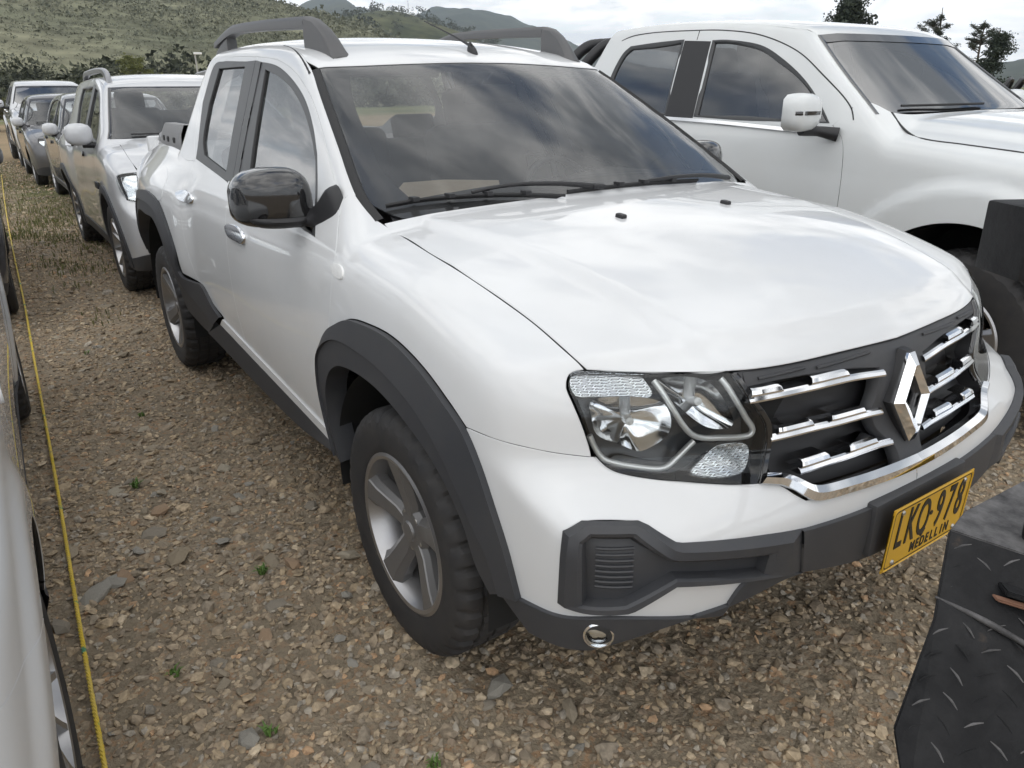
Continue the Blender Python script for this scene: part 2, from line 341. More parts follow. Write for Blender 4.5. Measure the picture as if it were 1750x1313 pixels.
class Oroch:
    plan=Sp([-3.95,-3.4,-2.83,-2.4,-2.05,-1.7,-1.2,-.6,-.25,0,.25,.45,.62,.8],
            [.745,.835,.893,.890,.874,.868,.868,.872,.884,.892,.890,.873,.845,.79])
    prof=Sp([.2,.35,.5,.65,.8,.92,1.0,1.07,1.13,1.25,1.4,1.55,1.7],
            [-.035,-.014,0,.006,.004,-.004,-.016,-.040,-.070,-.118,-.178,-.24,-.302])
    hoodc=Sp([-.5,-.3,-.1,.1,.3,.5,.65,.76,.86],[1.168,1.158,1.145,1.128,1.101,1.058,1.008,.955,.885])
    nose=Sp([.2,.3,.4,.5,.58,.64,.69,.74,.82,.92,1.0],[.70,.79,.845,.868,.872,.866,.845,.822,.808,.792,.775])
    roofc=Sp([-2.7,-2.4,-2.1,-1.8,-1.5,-1.2,-1.05,-.9,-.75],[1.62,1.655,1.668,1.669,1.656,1.624,1.598,1.560,1.50])
    wsx=Sp([1.0,1.12,1.25,1.4,1.55,1.7],[.13,-.10,-.33,-.61,-.90,-1.2])
    def side(s,x,z):
        y=s.plan(x)+s.prof(z)
        # cab narrows a little towards screen and tail above the belt
        up=sst(1.0,1.3,z); y=y-up*(.035*np.maximum(x+.9,0)**2*1.6+.03*np.maximum(-1.9-x,0))
        # rear haunch
        y=y+.028*sst(-1.95,-2.25,x)*sst(.5,.75,z)*sst(1.15,.98,z)
        return y
    def hood(s,x,y):
        ay=np.abs(y); z=s.hoodc(x)-.040*ay**2-.075*ay**4-.11*np.maximum(x-.1,0)*ay**2*1.2
        z=z-.014*sst(.0,.065,np.maximum(ay-(.60-.16*(x+.2)),0*ay)+0*x)
        z=z-.012*sst(.0,.055,np.maximum(x-(.685-.30*ay*ay),0))
        return z
    def front(s,y,z):
        ay=np.abs(y); a=.12+.16*sst(.62,.80,z)
        return s.nose(z)-a*ay**2-.16*ay**4
    def roof(s,x,y): return s.roofc(x)-.075*y*y-.10*np.abs(y)**4
    def screen(s,y,z): return s.wsx(z)-.33*y*y
    def F(s,P):
        x,y,z=P[...,0],P[...,1],P[...,2]; ay=np.abs(y)
        fs=(ay-s.side(x,z))
        nosep=np.maximum(smax((z-s.hood(x,y)),(x-s.front(y,z)),.10),-1.2-x)
        cab=smax((z-s.roof(x,y)),(x-s.screen(y,z))*.5,.05)
        cab=np.maximum(smax(cab,(-2.44+.30*(z-1.3)-x),.12),x-.2)
        bed=np.maximum(smax(z-1.215,-3.86-x,.05),x+2.0)
        top=np.minimum(smin(nosep,cab,.012),bed)
        k=np.where(x>-.35,.11,.09)
        kk=.075+.02*sst(1.2,.9,z)
        return smax(fs,top,kk)
    def grad(s,P,e=2e-3):
        g=np.stack([s.F(P+np.array(d)*e)-s.F(P-np.array(d)*e) for d in ((1,0,0),(0,1,0),(0,0,1))],-1)
        return g/np.linalg.norm(g,axis=-1,keepdims=True)
    def cast(s,O,D,t0=0.,t1=6.,n=0,off=0.):
        """march the rays O+tD onto the surface F=off"""
        O=np.array(np.broadcast_to(O,D.shape)); N_=len(D); t=np.full(N_,float(t0)); act=np.arange(N_)
        for i in range(110):
            v=s.F(O[act]+D[act]*t[act,None])-off
            t[act]+=np.where(v>2e-5,np.maximum(v*.62,2e-5),v*.5)
            act=act[(np.abs(v)>2e-5)&(t[act]<t1)]
            if not len(act): break
        P=O+D*t[:,None]; P[t>=t1]=np.nan
        return P
class Np300(Oroch):
    """larger double-cab pickup"""
    plan=Sp([-4.0,-3.2,-2.2,-1.2,-.6,-.2,.2,.5,.7,.9],[.89,.905,.91,.912,.916,.922,.922,.905,.865,.79])
    prof=Sp([.3,.5,.7,.9,1.05,1.15,1.23,1.29,1.40,1.55,1.70,1.85],[-.04,-.012,0,.002,-.006,-.016,-.034,-.058,-.104,-.168,-.235,-.305])
    hoodc=Sp([-1.0,-.65,-.3,0,.3,.55,.72,.84,.92],[1.335,1.315,1.285,1.255,1.215,1.165,1.11,1.04,.96])
    nose=Sp([.3,.45,.6,.8,.95,1.1,1.2],[.86,.92,.94,.92,.90,.86,.82])
    roofc=Sp([-3.0,-2.7,-2.4,-2.0,-1.6,-1.35,-1.15,-1.0],[1.815,1.84,1.848,1.836,1.806,1.774,1.732,1.68])
    wsx=Sp([1.15,1.3,1.45,1.6,1.75,1.85],[-.33,-.56,-.78,-.99,-1.19,-1.32])
    def side(s,x,z):
        y=s.plan(x)+s.prof(z)
        r=np.hypot(x+.17,z-.42); y=y+.030*sst(.68,.59,r)
        r2=np.hypot(x+3.32,z-.42); y=y+.030*sst(.68,.59,r2)
        up=sst(1.2,1.45,z); y=y-up*(.05*np.maximum(x+1.2,0)**2)
        y=y-.010*np.exp(-((z-.78)/.10)**2)*sst(-.7,-1.0,x)
        return y
    def hood(s,x,y):
        ay=np.abs(y); z=s.hoodc(x)-.06*ay**2-.09*ay**4-.12*np.maximum(x-.1,0)*ay**2
        return z+.018*sst(.72,.60,ay)*sst(.8,.5,x)
    def front(s,y,z): ay=np.abs(y); return s.nose(z)-.16*ay**2-.22*ay**4
    def roof(s,x,y): return s.roofc(x)-.035*y*y-.06*np.abs(y)**4
    def screen(s,y,z): return s.wsx(z)-.20*y*y
    def F(s,P):
        x,y,z=P[...,0],P[...,1],P[...,2]; ay=np.abs(y)
        nosep=np.maximum(smax((z-s.hood(x,y)),(x-s.front(y,z)),.12),-1.4-x)
        cab=smax((z-s.roof(x,y)),(x-s.screen(y,z))*.55,.05)
        cab=np.maximum(smax(cab,(-2.96+.14*(z-1.3)-x),.10),x-.1)
        bed=np.maximum(smax(z-1.14,-4.05-x,.05),x+2.3)
        return smax(ay-s.side(x,z),np.minimum(smin(nosep,cab,.02),bed),.07+.04*sst(1.35,1.1,z))

class Suv(Oroch):
    """five-door version with closed tail"""
    roofc=Sp([-3.6,-3.2,-2.6,-2.1,-1.8,-1.5,-1.2,-1.05,-.9,-.75],[1.56,1.60,1.635,1.645,1.645,1.635,1.605,1.58,1.545,1.49])
    def F(s,P):
        x,y,z=P[...,0],P[...,1],P[...,2]; ay=np.abs(y)
        nosep=np.maximum(smax((z-s.hood(x,y)),(x-s.front(y,z)),.10),-1.2-x)
        cab=smax((z-s.roof(x,y)),(x-s.screen(y,z))*.5,.05)
        cab=np.maximum(smax(cab,(-3.42+.22*(z-1.0)-x),.12),x-.2)
        return smax(ay-s.side(x,z),smin(nosep,cab,.012),.075+.02*sst(1.2,.9,z))
class Hatch(Oroch):
    """small four-door car"""
    plan=Sp([-3.5,-2.9,-2.0,-1.0,-.4,0,.3,.5,.68,.82],[.74,.835,.860,.860,.866,.868,.858,.828,.765,.68])
    prof=Sp([.2,.35,.5,.7,.85,.95,1.0,1.05,1.2,1.35,1.5],[-.05,-.02,-.003,.004,0,-.015,-.033,-.06,-.122,-.188,-.258])
    hoodc=Sp([-.8,-.4,-.1,.2,.45,.62,.74,.82],[1.045,1.02,.99,.95,.90,.845,.775,.69])
    nose=Sp([.2,.35,.5,.65,.8,.9],[.72,.79,.81,.795,.745,.68])
    roofc=Sp([-3.1,-2.7,-2.2,-1.7,-1.3,-1.05,-.9],[1.40,1.465,1.51,1.522,1.50,1.46,1.41])
    wsx=Sp([.9,1.05,1.2,1.35,1.47,1.6],[-.25,-.48,-.70,-.92,-1.09,-1.28])
    tail=-3.35
    def side(s,x,z):
        y=s.plan(x)+s.prof(z); r=np.hypot(x,z-.30); r2=np.hypot(x+2.6,z-.30)
        return y+.014*(sst(.52,.42,r)+sst(.52,.42,r2))*sst(.1,.35,z)
    def hood(s,x,y): ay=np.abs(y); return s.hoodc(x)-.05*ay**2-.10*ay**4-.10*np.maximum(x,0)*ay**2
    def front(s,y,z): ay=np.abs(y); return s.nose(z)-.22*ay**2-.22*ay**4
    def roof(s,x,y): return s.roofc(x)-.07*y*y-.12*np.abs(y)**4
    def screen(s,y,z): return s.wsx(z)-.28*y*y
    def F(s,P):
        x,y,z=P[...,0],P[...,1],P[...,2]; ay=np.abs(y)
        nosep=np.maximum(smax((z-s.hood(x,y)),(x-s.front(y,z)),.10),-1.2-x)
        cab=smax((z-s.roof(x,y)),(x-s.screen(y,z))*.5,.05)
        cab=np.maximum(smax(cab,(s.tail+.55*np.maximum(z-.95,0)-x)*.85,.12),x-.2)
        return smax(ay-s.side(x,z),smin(nosep,cab,.012),.085)

O = {}
O['hood_side'] = [(-.273,-.734,1.117),(-.178,-.723,1.095),(.005,-.738,1.079),(.17,-.74,1.057),(.301,-.734,1.029),(.411,-.729,1.002),(.497,-.727,.975),(.539,-.724,.959),(.562,-.716,.942)]
O['hood_front'] = [(.562,-.716,.942),(.597,-.662,.937),(.632,-.604,.933),(.664,-.541,.928),(.698,-.479,.927),(.723,-.405,.926),(.744,-.305,.926),(.76,-.17,.927),(.767,-.073,.926),(.769,.022,.925)]
O['hood_rear'] = [(-.273,-.734,1.117),(-.252,-.63,1.131),(-.223,-.498,1.143),(-.194,-.32,1.154),(-.178,-.117,1.161),(-.175,-.015,1.162)]
O['head'] = [(.554,-.757,.925),(.55,-.748,.936),(.553,-.734,.941),(.566,-.712,.94),(.606,-.645,.936),(.645,-.576,.932),(.682,-.504,.928),(.704,-.468,.926),(.721,-.461,.905),(.738,-.445,.872),(.75,-.423,.84),(.756,-.411,.816),(.762,-.411,.777),(.774,-.432,.734),(.786,-.453,.711),(.77,-.5,.716),(.746,-.551,.724),(.721,-.598,.732),(.693,-.643,.739),(.663,-.686,.748),(.643,-.71,.756),(.628,-.724,.767),(.616,-.734,.782),(.605,-.744,.815),(.592,-.753,.857),(.574,-.76,.894),(.56,-.762,.915)]
O['seam'] = [(.396,-.883,.795),(.476,-.868,.801),(.53,-.836,.797),(.57,-.795,.789),(.613,-.739,.781)]
O['fog'] = [(.647,-.836,.673),(.663,-.805,.691),(.72,-.716,.688),(.734,-.703,.681),(.774,-.668,.652),(.78,-.656,.649),(.813,-.557,.638),(.82,-.551,.542),(.783,-.678,.562),(.755,-.742,.519),(.747,-.756,.515),(.691,-.818,.509),(.64,-.84,.508),(.648,-.842,.618)]
O['whitelow'] = [(.538,-.858,.463),(.62,-.843,.473),(.73,-.781,.504),(.787,-.647,.481),(.81,-.557,.464),(.827,-.516,.533)]
O['beamtop'] = [(.813,-.557,.638),(.831,-.485,.63),(.849,-.385,.617),(.86,-.286,.611),(.867,-.189,.607)]
O['beamlow'] = [(.82,-.551,.542),(.834,-.48,.531),(.85,-.365,.511),(.861,-.159,.473)]
O['doorfront'] = [(-.419,-.751,1.188),(-.428,-.767,1.179),(-.429,-.784,1.158),(-.406,-.805,1.124),(-.337,-.852,1.041),(-.338,-.874,.946),(-.355,-.88,.869)]
O['arch_out'] = [(-.379,-.874,.436),(-.409,-.879,.521),(-.45,-.882,.608),(-.463,-.882,.661),(-.44,-.883,.719),(-.399,-.883,.784),(-.342,-.883,.831),(-.279,-.884,.861),(-.19,-.885,.895),(-.073,-.887,.911),(.077,-.89,.914),(.218,-.891,.884),(.322,-.888,.836),(.384,-.884,.798),(.432,-.881,.738),(.475,-.876,.656),(.514,-.868,.563),(.54,-.858,.464)]
O['arch_mid'] = [(-.396,-.875,.453),(-.432,-.879,.528),(-.45,-.882,.608),(-.457,-.882,.663),(-.431,-.883,.733),(-.37,-.884,.783),(-.26,-.886,.826),(-.093,-.892,.839),(.077,-.896,.829),(.217,-.896,.789),(.308,-.892,.732),(.379,-.887,.655),(.424,-.88,.591),(.459,-.875,.55),(.492,-.864,.456)]
O['arch_in'] = [(-.396,-.875,.453),(-.415,-.878,.5),(-.448,-.881,.575),(-.426,-.883,.647),(-.364,-.886,.708),(-.273,-.889,.747),(-.141,-.893,.771),(-.009,-.897,.773),(.072,-.898,.762),(.146,-.899,.743),(.248,-.896,.702),(.324,-.891,.646),(.382,-.884,.57),(.412,-.876,.489),(.454,-.867,.434)]
O['rarch_out'] = [(-3.216,-.885,.905),(-2.881,-.907,.981),(-2.659,-.91,.992),(-2.45,-.91,.966),(-2.321,-.913,.887),(-2.215,-.914,.767),(-2.2,-.9,.627),(-1.924,-.876,.647),(-1.786,-.873,.582),(-1.683,-.871,.554)]
O['rarch_in'] = [(-2.931,-.918,.841),(-2.713,-.924,.876),(-2.538,-.923,.87),(-2.401,-.923,.784),(-2.327,-.911,.645),(-2.297,-.884,.485),(-2.106,-.871,.432),(-1.953,-.865,.419)]
O['sill_top'] = [(-1.666,-.871,.547),(-1.137,-.869,.508),(-.707,-.869,.48),(-.402,-.876,.47)]
O['sill_strip'] = [(-1.709,-.869,.515),(-1.191,-.867,.481),(-.751,-.866,.454),(-.437,-.873,.442)]
O['sill_bot'] = [(-1.953,-.865,.419),(-1.269,-.858,.387),(-.765,-.859,.381),(-.425,-.871,.424)]
O['doorsplit'] = [(-1.938,-.61,1.593),(-1.528,-.803,1.12),(-1.429,-.861,.943),(-1.415,-.872,.787),(-1.322,-.873,.6),(-1.353,-.869,.514)]
O['bpillar'] = [(-1.616,-.62,1.567),(-1.438,-.793,1.14)]
O['rearglass'] = [(-2.109,-.628,1.555),(-1.7,-.628,1.551),(-1.582,-.788,1.15),(-2.006,-.772,1.198),(-2.082,-.749,1.257),(-2.126,-.689,1.407)]
O['rearframe'] = [(-2.204,-.624,1.566),(-2.043,-.616,1.581),(-1.691,-.62,1.569),(-1.528,-.802,1.12),(-2.126,-.782,1.178),(-2.148,-.758,1.237),(-2.237,-.688,1.414)]
O['frontglass'] = [(-1.439,-.635,1.532),(-1.277,-.646,1.507),(-1.089,-.664,1.462),(-.915,-.693,1.394),(-.785,-.723,1.32),(-.702,-.748,1.255),(-.638,-.782,1.168),(-.547,-.837,1.061),(-1.322,-.778,1.175)]
O['frontframe'] = [(-1.514,-.623,1.559),(-1.306,-.632,1.538),(-1.117,-.651,1.494),(-.924,-.68,1.425),(-.784,-.713,1.344),(-.697,-.742,1.272),(-.602,-.791,1.148),(-.519,-.839,1.058),(-1.528,-.802,1.12),(-1.691,-.62,1.569)]
O['ws_side'] = [(-.979,-.604,1.523),(-.867,-.635,1.461),(-.719,-.669,1.377),(-.572,-.701,1.291),(-.467,-.725,1.226),(-.364,-.74,1.165),(-.273,-.734,1.117)]
O['ws_top'] = [(-.979,-.604,1.523),(-.936,-.463,1.53),(-.904,-.259,1.538),(-.892,-.003,1.542)]
O['trim'] = [(-1.403,-.565,1.612),(-1.316,-.569,1.602),(-1.165,-.592,1.576),(-1.055,-.612,1.544),(-.973,-.626,1.51),(-.885,-.645,1.464),(-.731,-.679,1.377),(-.583,-.711,1.291),(-.477,-.734,1.226),(-.395,-.748,1.178),(-.302,-.745,1.13)]
O['crease'] = [(.031,.38,1.127),(.233,.47,1.095),(.42,.472,1.056),(.51,.562,1.004),(.639,.443,.987),(.666,.395,.975),(.699,.183,.978),(.718,-.115,.966),(.647,-.411,.987)]
O['handF'] = [(-1.429,-.858,.97),(-1.295,-.854,.991),(-1.202,-.858,.968),(-1.209,-.862,.942),(-1.332,-.862,.937)]
O['handR'] = [(-2.13,-.863,1.042),(-2.09,-.849,1.055),(-2.002,-.847,1.035),(-1.989,-.854,1.009),(-2.074,-.864,1.014)]
O['repeater'] = [(-.34,-.862,1.01),(-.291,-.861,1.02),(-.257,-.865,1.011),(-.253,-.87,.992),(-.31,-.868,.989)]
O['fuel'] = [(-2.737,-.862,1.074),(-2.718,-.824,1.12),(-2.499,-.83,1.112),(-2.307,-.877,1.043),(-2.388,-.907,.97),(-2.532,-.91,.983),(-2.668,-.897,1.027)]
O['rdoor'] = [(-2.125,-.786,1.168),(-2.138,-.821,1.105),(-2.11,-.863,1.034),(-2.111,-.887,.931),(-2.086,-.891,.803),(-2.022,-.881,.677),(-1.924,-.876,.643),(-1.786,-.873,.582),(-1.656,-.871,.555)]
O['mirfoot'] = [(-.528,-.804,1.125),(-.505,-.783,1.166),(-.453,-.807,1.121),(-.457,-.831,1.079)]
O['washer'] = [(.096,-.222,1.126),(.095,.192,1.127)]
O['foglamp'] = [(.711,-.794,.457)]
O['fogin'] = [(.685,-.818,.658),(.69,-.803,.669),(.732,-.741,.667),(.775,-.692,.626),(.781,-.677,.62),(.837,-.475,.588),(.835,-.483,.546),(.784,-.676,.585),(.777,-.695,.581),(.745,-.763,.538),(.691,-.819,.53)]
O['dooredgeF'] = [(-1.58,-.613,1.581),(-1.309,-.623,1.558),(-1.088,-.643,1.511),(-.895,-.671,1.439),(-.741,-.704,1.355),(-.624,-.735,1.279),(-.52,-.763,1.208),(-.433,-.792,1.146)]
O['dooredgeR'] = [(-2.125,-.786,1.168),(-2.197,-.763,1.227),(-2.252,-.72,1.338),(-2.288,-.669,1.464),(-2.294,-.626,1.564),(-2.171,-.608,1.597),(-1.915,-.609,1.595),(-1.58,-.613,1.581)]
O['bar1'] = [(.734,-.442,.886),(.758,-.344,.888),(.769,-.288,.887),(.784,-.185,.884),(.797,-.077,.868)]
O['bar2'] = [(.764,-.395,.792),(.784,-.296,.8),(.795,-.236,.794),(.805,-.142,.794),(.81,-.091,.785)]
O['bar3'] = [(.798,-.352,.724),(.811,-.268,.725),(.82,-.209,.722),(.826,-.118,.722),(.831,-.066,.716)]
O['logo'] = [(.789,-.01,.894),(.793,.038,.883),(.806,.136,.79),(.839,.037,.702),(.836,-.009,.707),(.81,-.05,.796)]
O['chrome_lo'] = [(.791,-.437,.71),(.807,-.392,.702),(.826,-.373,.679),(.847,-.237,.669),(.858,-.079,.66)]
O['chrome_hi'] = [(.784,-.422,.724),(.798,-.378,.717),(.817,-.355,.696),(.837,-.227,.689),(.847,-.068,.685)]
O['hl_turn'] = [(.557,-.753,.924),(.556,-.736,.936),(.572,-.707,.937),(.614,-.638,.934),(.631,-.632,.922),(.653,-.627,.897),(.653,-.632,.892),(.633,-.667,.895),(.596,-.725,.897),(.576,-.754,.899)]
O['hl_main'] = [(.605,-.721,.884),(.665,-.62,.876),(.678,-.615,.83),(.659,-.658,.799),(.643,-.685,.81),(.619,-.719,.83),(.612,-.724,.857)]
O['hl_high'] = [(.655,-.595,.916),(.689,-.521,.912),(.729,-.489,.843),(.729,-.493,.832),(.714,-.532,.836),(.685,-.576,.878)]
O['hl_low'] = [(.729,-.512,.779),(.752,-.448,.771),(.767,-.473,.729),(.723,-.574,.74),(.723,-.548,.757)]
O['hl_drl1'] = [(.638,-.608,.926),(.658,-.605,.907),(.679,-.594,.872),(.694,-.578,.837),(.705,-.561,.814),(.714,-.54,.804),(.729,-.503,.8),(.743,-.464,.796),(.751,-.438,.798),(.751,-.433,.808),(.744,-.447,.832),(.732,-.465,.867),(.711,-.481,.906),(.699,-.488,.92)]
O['hl_drl2'] = [(.606,-.741,.823),(.614,-.733,.798),(.625,-.722,.779),(.638,-.705,.771),(.661,-.671,.763),(.688,-.626,.757),(.694,-.61,.76),(.7,-.585,.776),(.708,-.556,.799)]
O['apron_bot'] = [(.555,-.849,.391),(.626,-.834,.4),(.686,-.807,.414),(.734,-.759,.443),(.78,-.664,.471),(.817,-.541,.486),(.844,-.415,.512),(.85,-.365,.511)]
O['wiperR'] = [(-.314,-.704,1.148),(-.291,-.608,1.158),(-.252,-.48,1.163),(-.211,-.349,1.159),(-.158,-.209,1.148)]
O['wiperL'] = [(-.179,-.187,1.158),(-.174,-.028,1.161),(-.179,.148,1.16),(-.199,.384,1.149)]

# ------------------------------------------------------------------ ground
def nodes(m): return m.node_tree.nodes, m.node_tree.links
def ground_mat():
    m = bpy.data.materials.new('gravel_and_earth'); m.use_nodes = True; n, l = nodes(m); b = n['Principled BSDF']; b.inputs['Roughness'].default_value = .95
    tcn = n.new('ShaderNodeTexCoord'); sp_ = n.new('ShaderNodeSeparateXYZ'); l.new(tcn.outputs['Object'], sp_.inputs[0])
    def noise(s, d=5, r=.6):
        q = n.new('ShaderNodeTexNoise'); q.inputs['Scale'].default_value = s; q.inputs['Detail'].default_value = d; q.inputs['Roughness'].default_value = r; l.new(tcn.outputs['Object'], q.inputs[0]); return q.outputs[0]
    def rng_(v, a, b_, c=0, d=1):
        q = n.new('ShaderNodeMapRange'); q.interpolation_type = 'SMOOTHSTEP'; l.new(v, q.inputs[0]); 
        for i, x in enumerate((a,b_,c,d)): q.inputs[i+1].default_value = x
        return q.outputs[0]
    def mix(f, a, b_):
        q = n.new('ShaderNodeMix'); q.data_type = 'RGBA'; 
        if isinstance(f, float): q.inputs[0].default_value = f
        else: l.new(f, q.inputs[0])
        for k, v in ((6,a),(7,b_)):
            if isinstance(v, tuple): q.inputs[k].default_value = (*v,1)
            else: l.new(v, q.inputs[k])
        return q.outputs[2]
    def mth(op, a, b_):
        q = n.new('ShaderNodeMath'); q.operation = op
        for k, v in ((0,a),(1,b_)):
            if isinstance(v, (int,float)): q.inputs[k].default_value = v
            else: l.new(v, q.inputs[k])
        return q.outputs[0]
    vo = n.new('ShaderNodeTexVoronoi'); vo.inputs['Scale'].default_value = 26; l.new(tcn.outputs['Object'], vo.inputs[0])
    cr = n.new('ShaderNodeValToRGB'); sc_ = n.new('ShaderNodeSeparateColor'); l.new(vo.outputs['Color'], sc_.inputs[0]); l.new(sc_.outputs[0], cr.inputs[0])
    el = cr.color_ramp.elements; el[0].color = (.15,.12,.082,1); el[1].color = (.40,.33,.235,1)
    e2 = el.new(.5); e2.color = (.25,.20,.14,1); e3 = el.new(.93); e3.color = (.33,.21,.12,1)
    soil = mix(rng_(noise(1.2),.4,.65), (.245,.20,.14), (.33,.272,.195))
    grav = mix(rng_(noise(55,3),.42,.58), soil, cr.outputs[0])
    # weathered, grassier towards the far rows; open tan earth beyond
    grass = mix(rng_(noise(9),.35,.65), (.075,.085,.028), (.16,.15,.055))
    far = rng_(mth('ADD', sp_.outputs[0], mth('MULTIPLY', noise(.35), 5.)), -6.5, -11.)
    g1 = mix(mth('MULTIPLY', far, rng_(noise(.9,6),.38,.58)), grav, grass)
    tan = mix(rng_(noise(.25,6),.35,.65), (.30,.215,.125), (.24,.18,.10))
    g2 = mix(rng_(mth('ADD', sp_.outputs[0], mth('MULTIPLY', noise(.2), 4.)), -18., -21.), g1, tan)
    green = mix(rng_(noise(.12,6),.35,.65), (.10,.115,.035), (.17,.165,.06))
    g3 = mix(rng_(mth('ADD', sp_.outputs[0], mth('MULTIPLY', noise(.05), 14.)), -42., -52.), g2, green)
    l.new(g3, b.inputs['Base Color'])
    bp = n.new('ShaderNodeBump'); bp.inputs['Strength'].default_value = .6; bp.inputs['Distance'].default_value = .02; l.new(mth('ADD', vo.outputs['Distance'], noise(70,3)), bp.inputs['Height']); l.new(bp.outputs[0], b.inputs['Normal'])
    return m
def hgt(x, y):
    """gentle unevenness of the car park near the cars, flat under the wheels"""
    return .010*np.sin(x*2.1+y*1.3)*np.sin(y*2.7-x*.6)+.006*np.sin(x*5.3-y*4.1)-.012
def ground_sheet():
    xs = np.unique(np.r_[np.linspace(-3600,-300,12), np.linspace(-300,-40,14), np.linspace(-40,-12,15), np.linspace(-12,3,151), np.linspace(3,40,12), np.linspace(40,3600,8)])
    ys = np.unique(np.r_[np.linspace(-3600,-200,10), np.linspace(-200,-8,12), np.linspace(-8,8,81), np.linspace(8,200,14), np.linspace(200,3600,10)])
    X, Y = np.meshgrid(xs, ys, indexing='ij'); Z = hgt(X, Y)*np.clip(1-(np.abs(X)-14)/10,0,1)*np.clip(1-(np.abs(Y)-8)/10,0,1)
    n, m_ = X.shape; idx = np.arange(n*m_).reshape(n,m_); F_ = np.stack([idx[:-1,:-1],idx[1:,:-1],idx[1:,1:],idx[:-1,1:]],-1).reshape(-1,4)
    o = mk('ground', np.stack([X,Y,Z],-1).reshape(-1,3), F_, ground_mat()); return tag(o, kind='structure')
ground = ground_sheet()

# ------------------------------------------------------------------ gravel: broken stone chips
def stone_mat(name, attr):
    m = bpy.data.materials.new(name); m.use_nodes = True; n, l = nodes(m); b = n['Principled BSDF']; b.inputs['Roughness'].default_value = .9
    tcn = n.new('ShaderNodeTexCoord'); ns = n.new('ShaderNodeTexNoise'); ns.inputs['Scale'].default_value = 60; ns.inputs['Detail'].default_value = 6; l.new(tcn.outputs['Object'], ns.inputs[0])
    if attr: a = n.new('ShaderNodeAttribute'); a.attribute_name = 'tint'; src = a.outputs['Color']
    else:
        oi = n.new('ShaderNodeObjectInfo'); cr = n.new('ShaderNodeValToRGB'); l.new(oi.outputs['Random'], cr.inputs[0]); el = cr.color_ramp.elements; cr.color_ramp.interpolation = 'CONSTANT'
        pal = [(.31,.26,.19),(.36,.30,.22),(.28,.245,.195),(.33,.27,.19),(.37,.26,.17),(.32,.30,.26),(.40,.35,.27),(.27,.22,.16)]
        el[0].color = (*pal[0],1); el[0].position = 0; el[1].position = 1/8; el[1].color = (*pal[1],1)
        for k in range(2,8): e_ = el.new(k/8); e_.color = (*pal[k],1)
        src = cr.outputs[0]
    mp = n.new('ShaderNodeMapRange'); l.new(ns.outputs[0], mp.inputs[0]); mp.inputs[1].default_value = .3; mp.inputs[2].default_value = .7; mp.inputs[3].default_value = .62; mp.inputs[4].default_value = 1.3
    mx = n.new('ShaderNodeMix'); mx.data_type = 'RGBA'; mx.blend_type = 'MULTIPLY'; mx.inputs[0].default_value = 1; l.new(src, mx.inputs[6]); l.new(mp.outputs[0], mx.inputs[7]); l.new(mx.outputs[2], b.inputs['Base Color'])
    bp = n.new('ShaderNodeBump'); bp.inputs['Strength'].default_value = .5; bp.inputs['Distance'].default_value = .004; l.new(ns.outputs[0], bp.inputs['Height']); l.new(bp.outputs[0], b.inputs['Normal'])
    return m
t_ = (1+5**.5)/2
ICO_V = np.array([(-1,t_,0),(1,t_,0),(-1,-t_,0),(1,-t_,0),(0,-1,t_),(0,1,t_),(0,-1,-t_),(0,1,-t_),(t_,0,-1),(t_,0,1),(-t_,0,-1),(-t_,0,1)])/math.hypot(1,t_)
ICO_F = np.array([(0,11,5),(0,5,1),(0,1,7),(0,7,10),(0,10,11),(1,5,9),(5,11,4),(11,10,2),(10,7,6),(7,1,8),(3,9,4),(3,4,2),(3,2,6),(3,6,8),(3,8,9),(4,9,5),(2,4,11),(6,2,10),(8,6,7),(9,8,1)])
def chips(P, size, seed):
    """angular flattened chips at P (n,3), size (n,) -> verts, faces"""
    r_ = np.random.default_rng(seed); n = len(P); V = ICO_V[None]*(1+r_.uniform(-.33,.33,(n,12,1)))*np.stack([np.ones(n),r_.uniform(.5,.95,n),r_.uniform(.22,.6,n)],1)[:,None]
    nrm = r_.normal(size=(n,3)); nrm /= np.linalg.norm(nrm,axis=1)[:,None]; dd = np.einsum('nij,nj->ni',V,nrm); V = V-np.maximum(dd-.42,0)[...,None]*nrm[:,None]     # one cleaved face
    a = r_.uniform(0,2*np.pi,n); tx, ty_ = r_.normal(0,.35,n), r_.normal(0,.35,n)
    def rot(ax, an):
        c, s = np.cos(an), np.sin(an); z, o = np.zeros(n), np.ones(n)
        return np.stack({'x':[o,z,z,z,c,-s,z,s,c],'y':[c,z,s,z,o,z,-s,z,c],'z':[c,-s,z,s,c,z,z,z,o]}[ax],1).reshape(n,3,3)
    Rm = rot('z',a)@rot('x',tx)@rot('y',ty_); V = np.einsum('nij,nkj->nki',Rm,V)*size[:,None,None]+P[:,None]
    return V.reshape(-1,3), (ICO_F[None]+12*np.arange(n)[:,None,None]).reshape(-1,3)
def big_mesh(name, V, F_, m, cols=None, smooth=False):
    me = bpy.data.meshes.new(name); me.vertices.add(len(V)); me.vertices.foreach_set('co', V.astype(np.float32).ravel()); nf = len(F_); k = F_.shape[1]
    me.loops.add(nf*k); me.loops.foreach_set('vertex_index', F_.astype(np.int32).ravel()); me.polygons.add(nf); me.polygons.foreach_set('loop_start', np.arange(0,nf*k,k,dtype=np.int32)); me.polygons.foreach_set('loop_total', np.full(nf,k,np.int32))
    me.update(calc_edges=True); me.validate()
    if cols is not None:
        at = me.color_attributes.new('tint','FLOAT_COLOR','POINT'); at.data.foreach_set('color', np.c_[cols,np.ones(len(cols))].astype(np.float32).ravel())
    me.polygons.foreach_set('use_smooth', np.full(nf,smooth)); me.materials.append(m); o = bpy.data.objects.new(name, me); COL.objects.link(o); return o
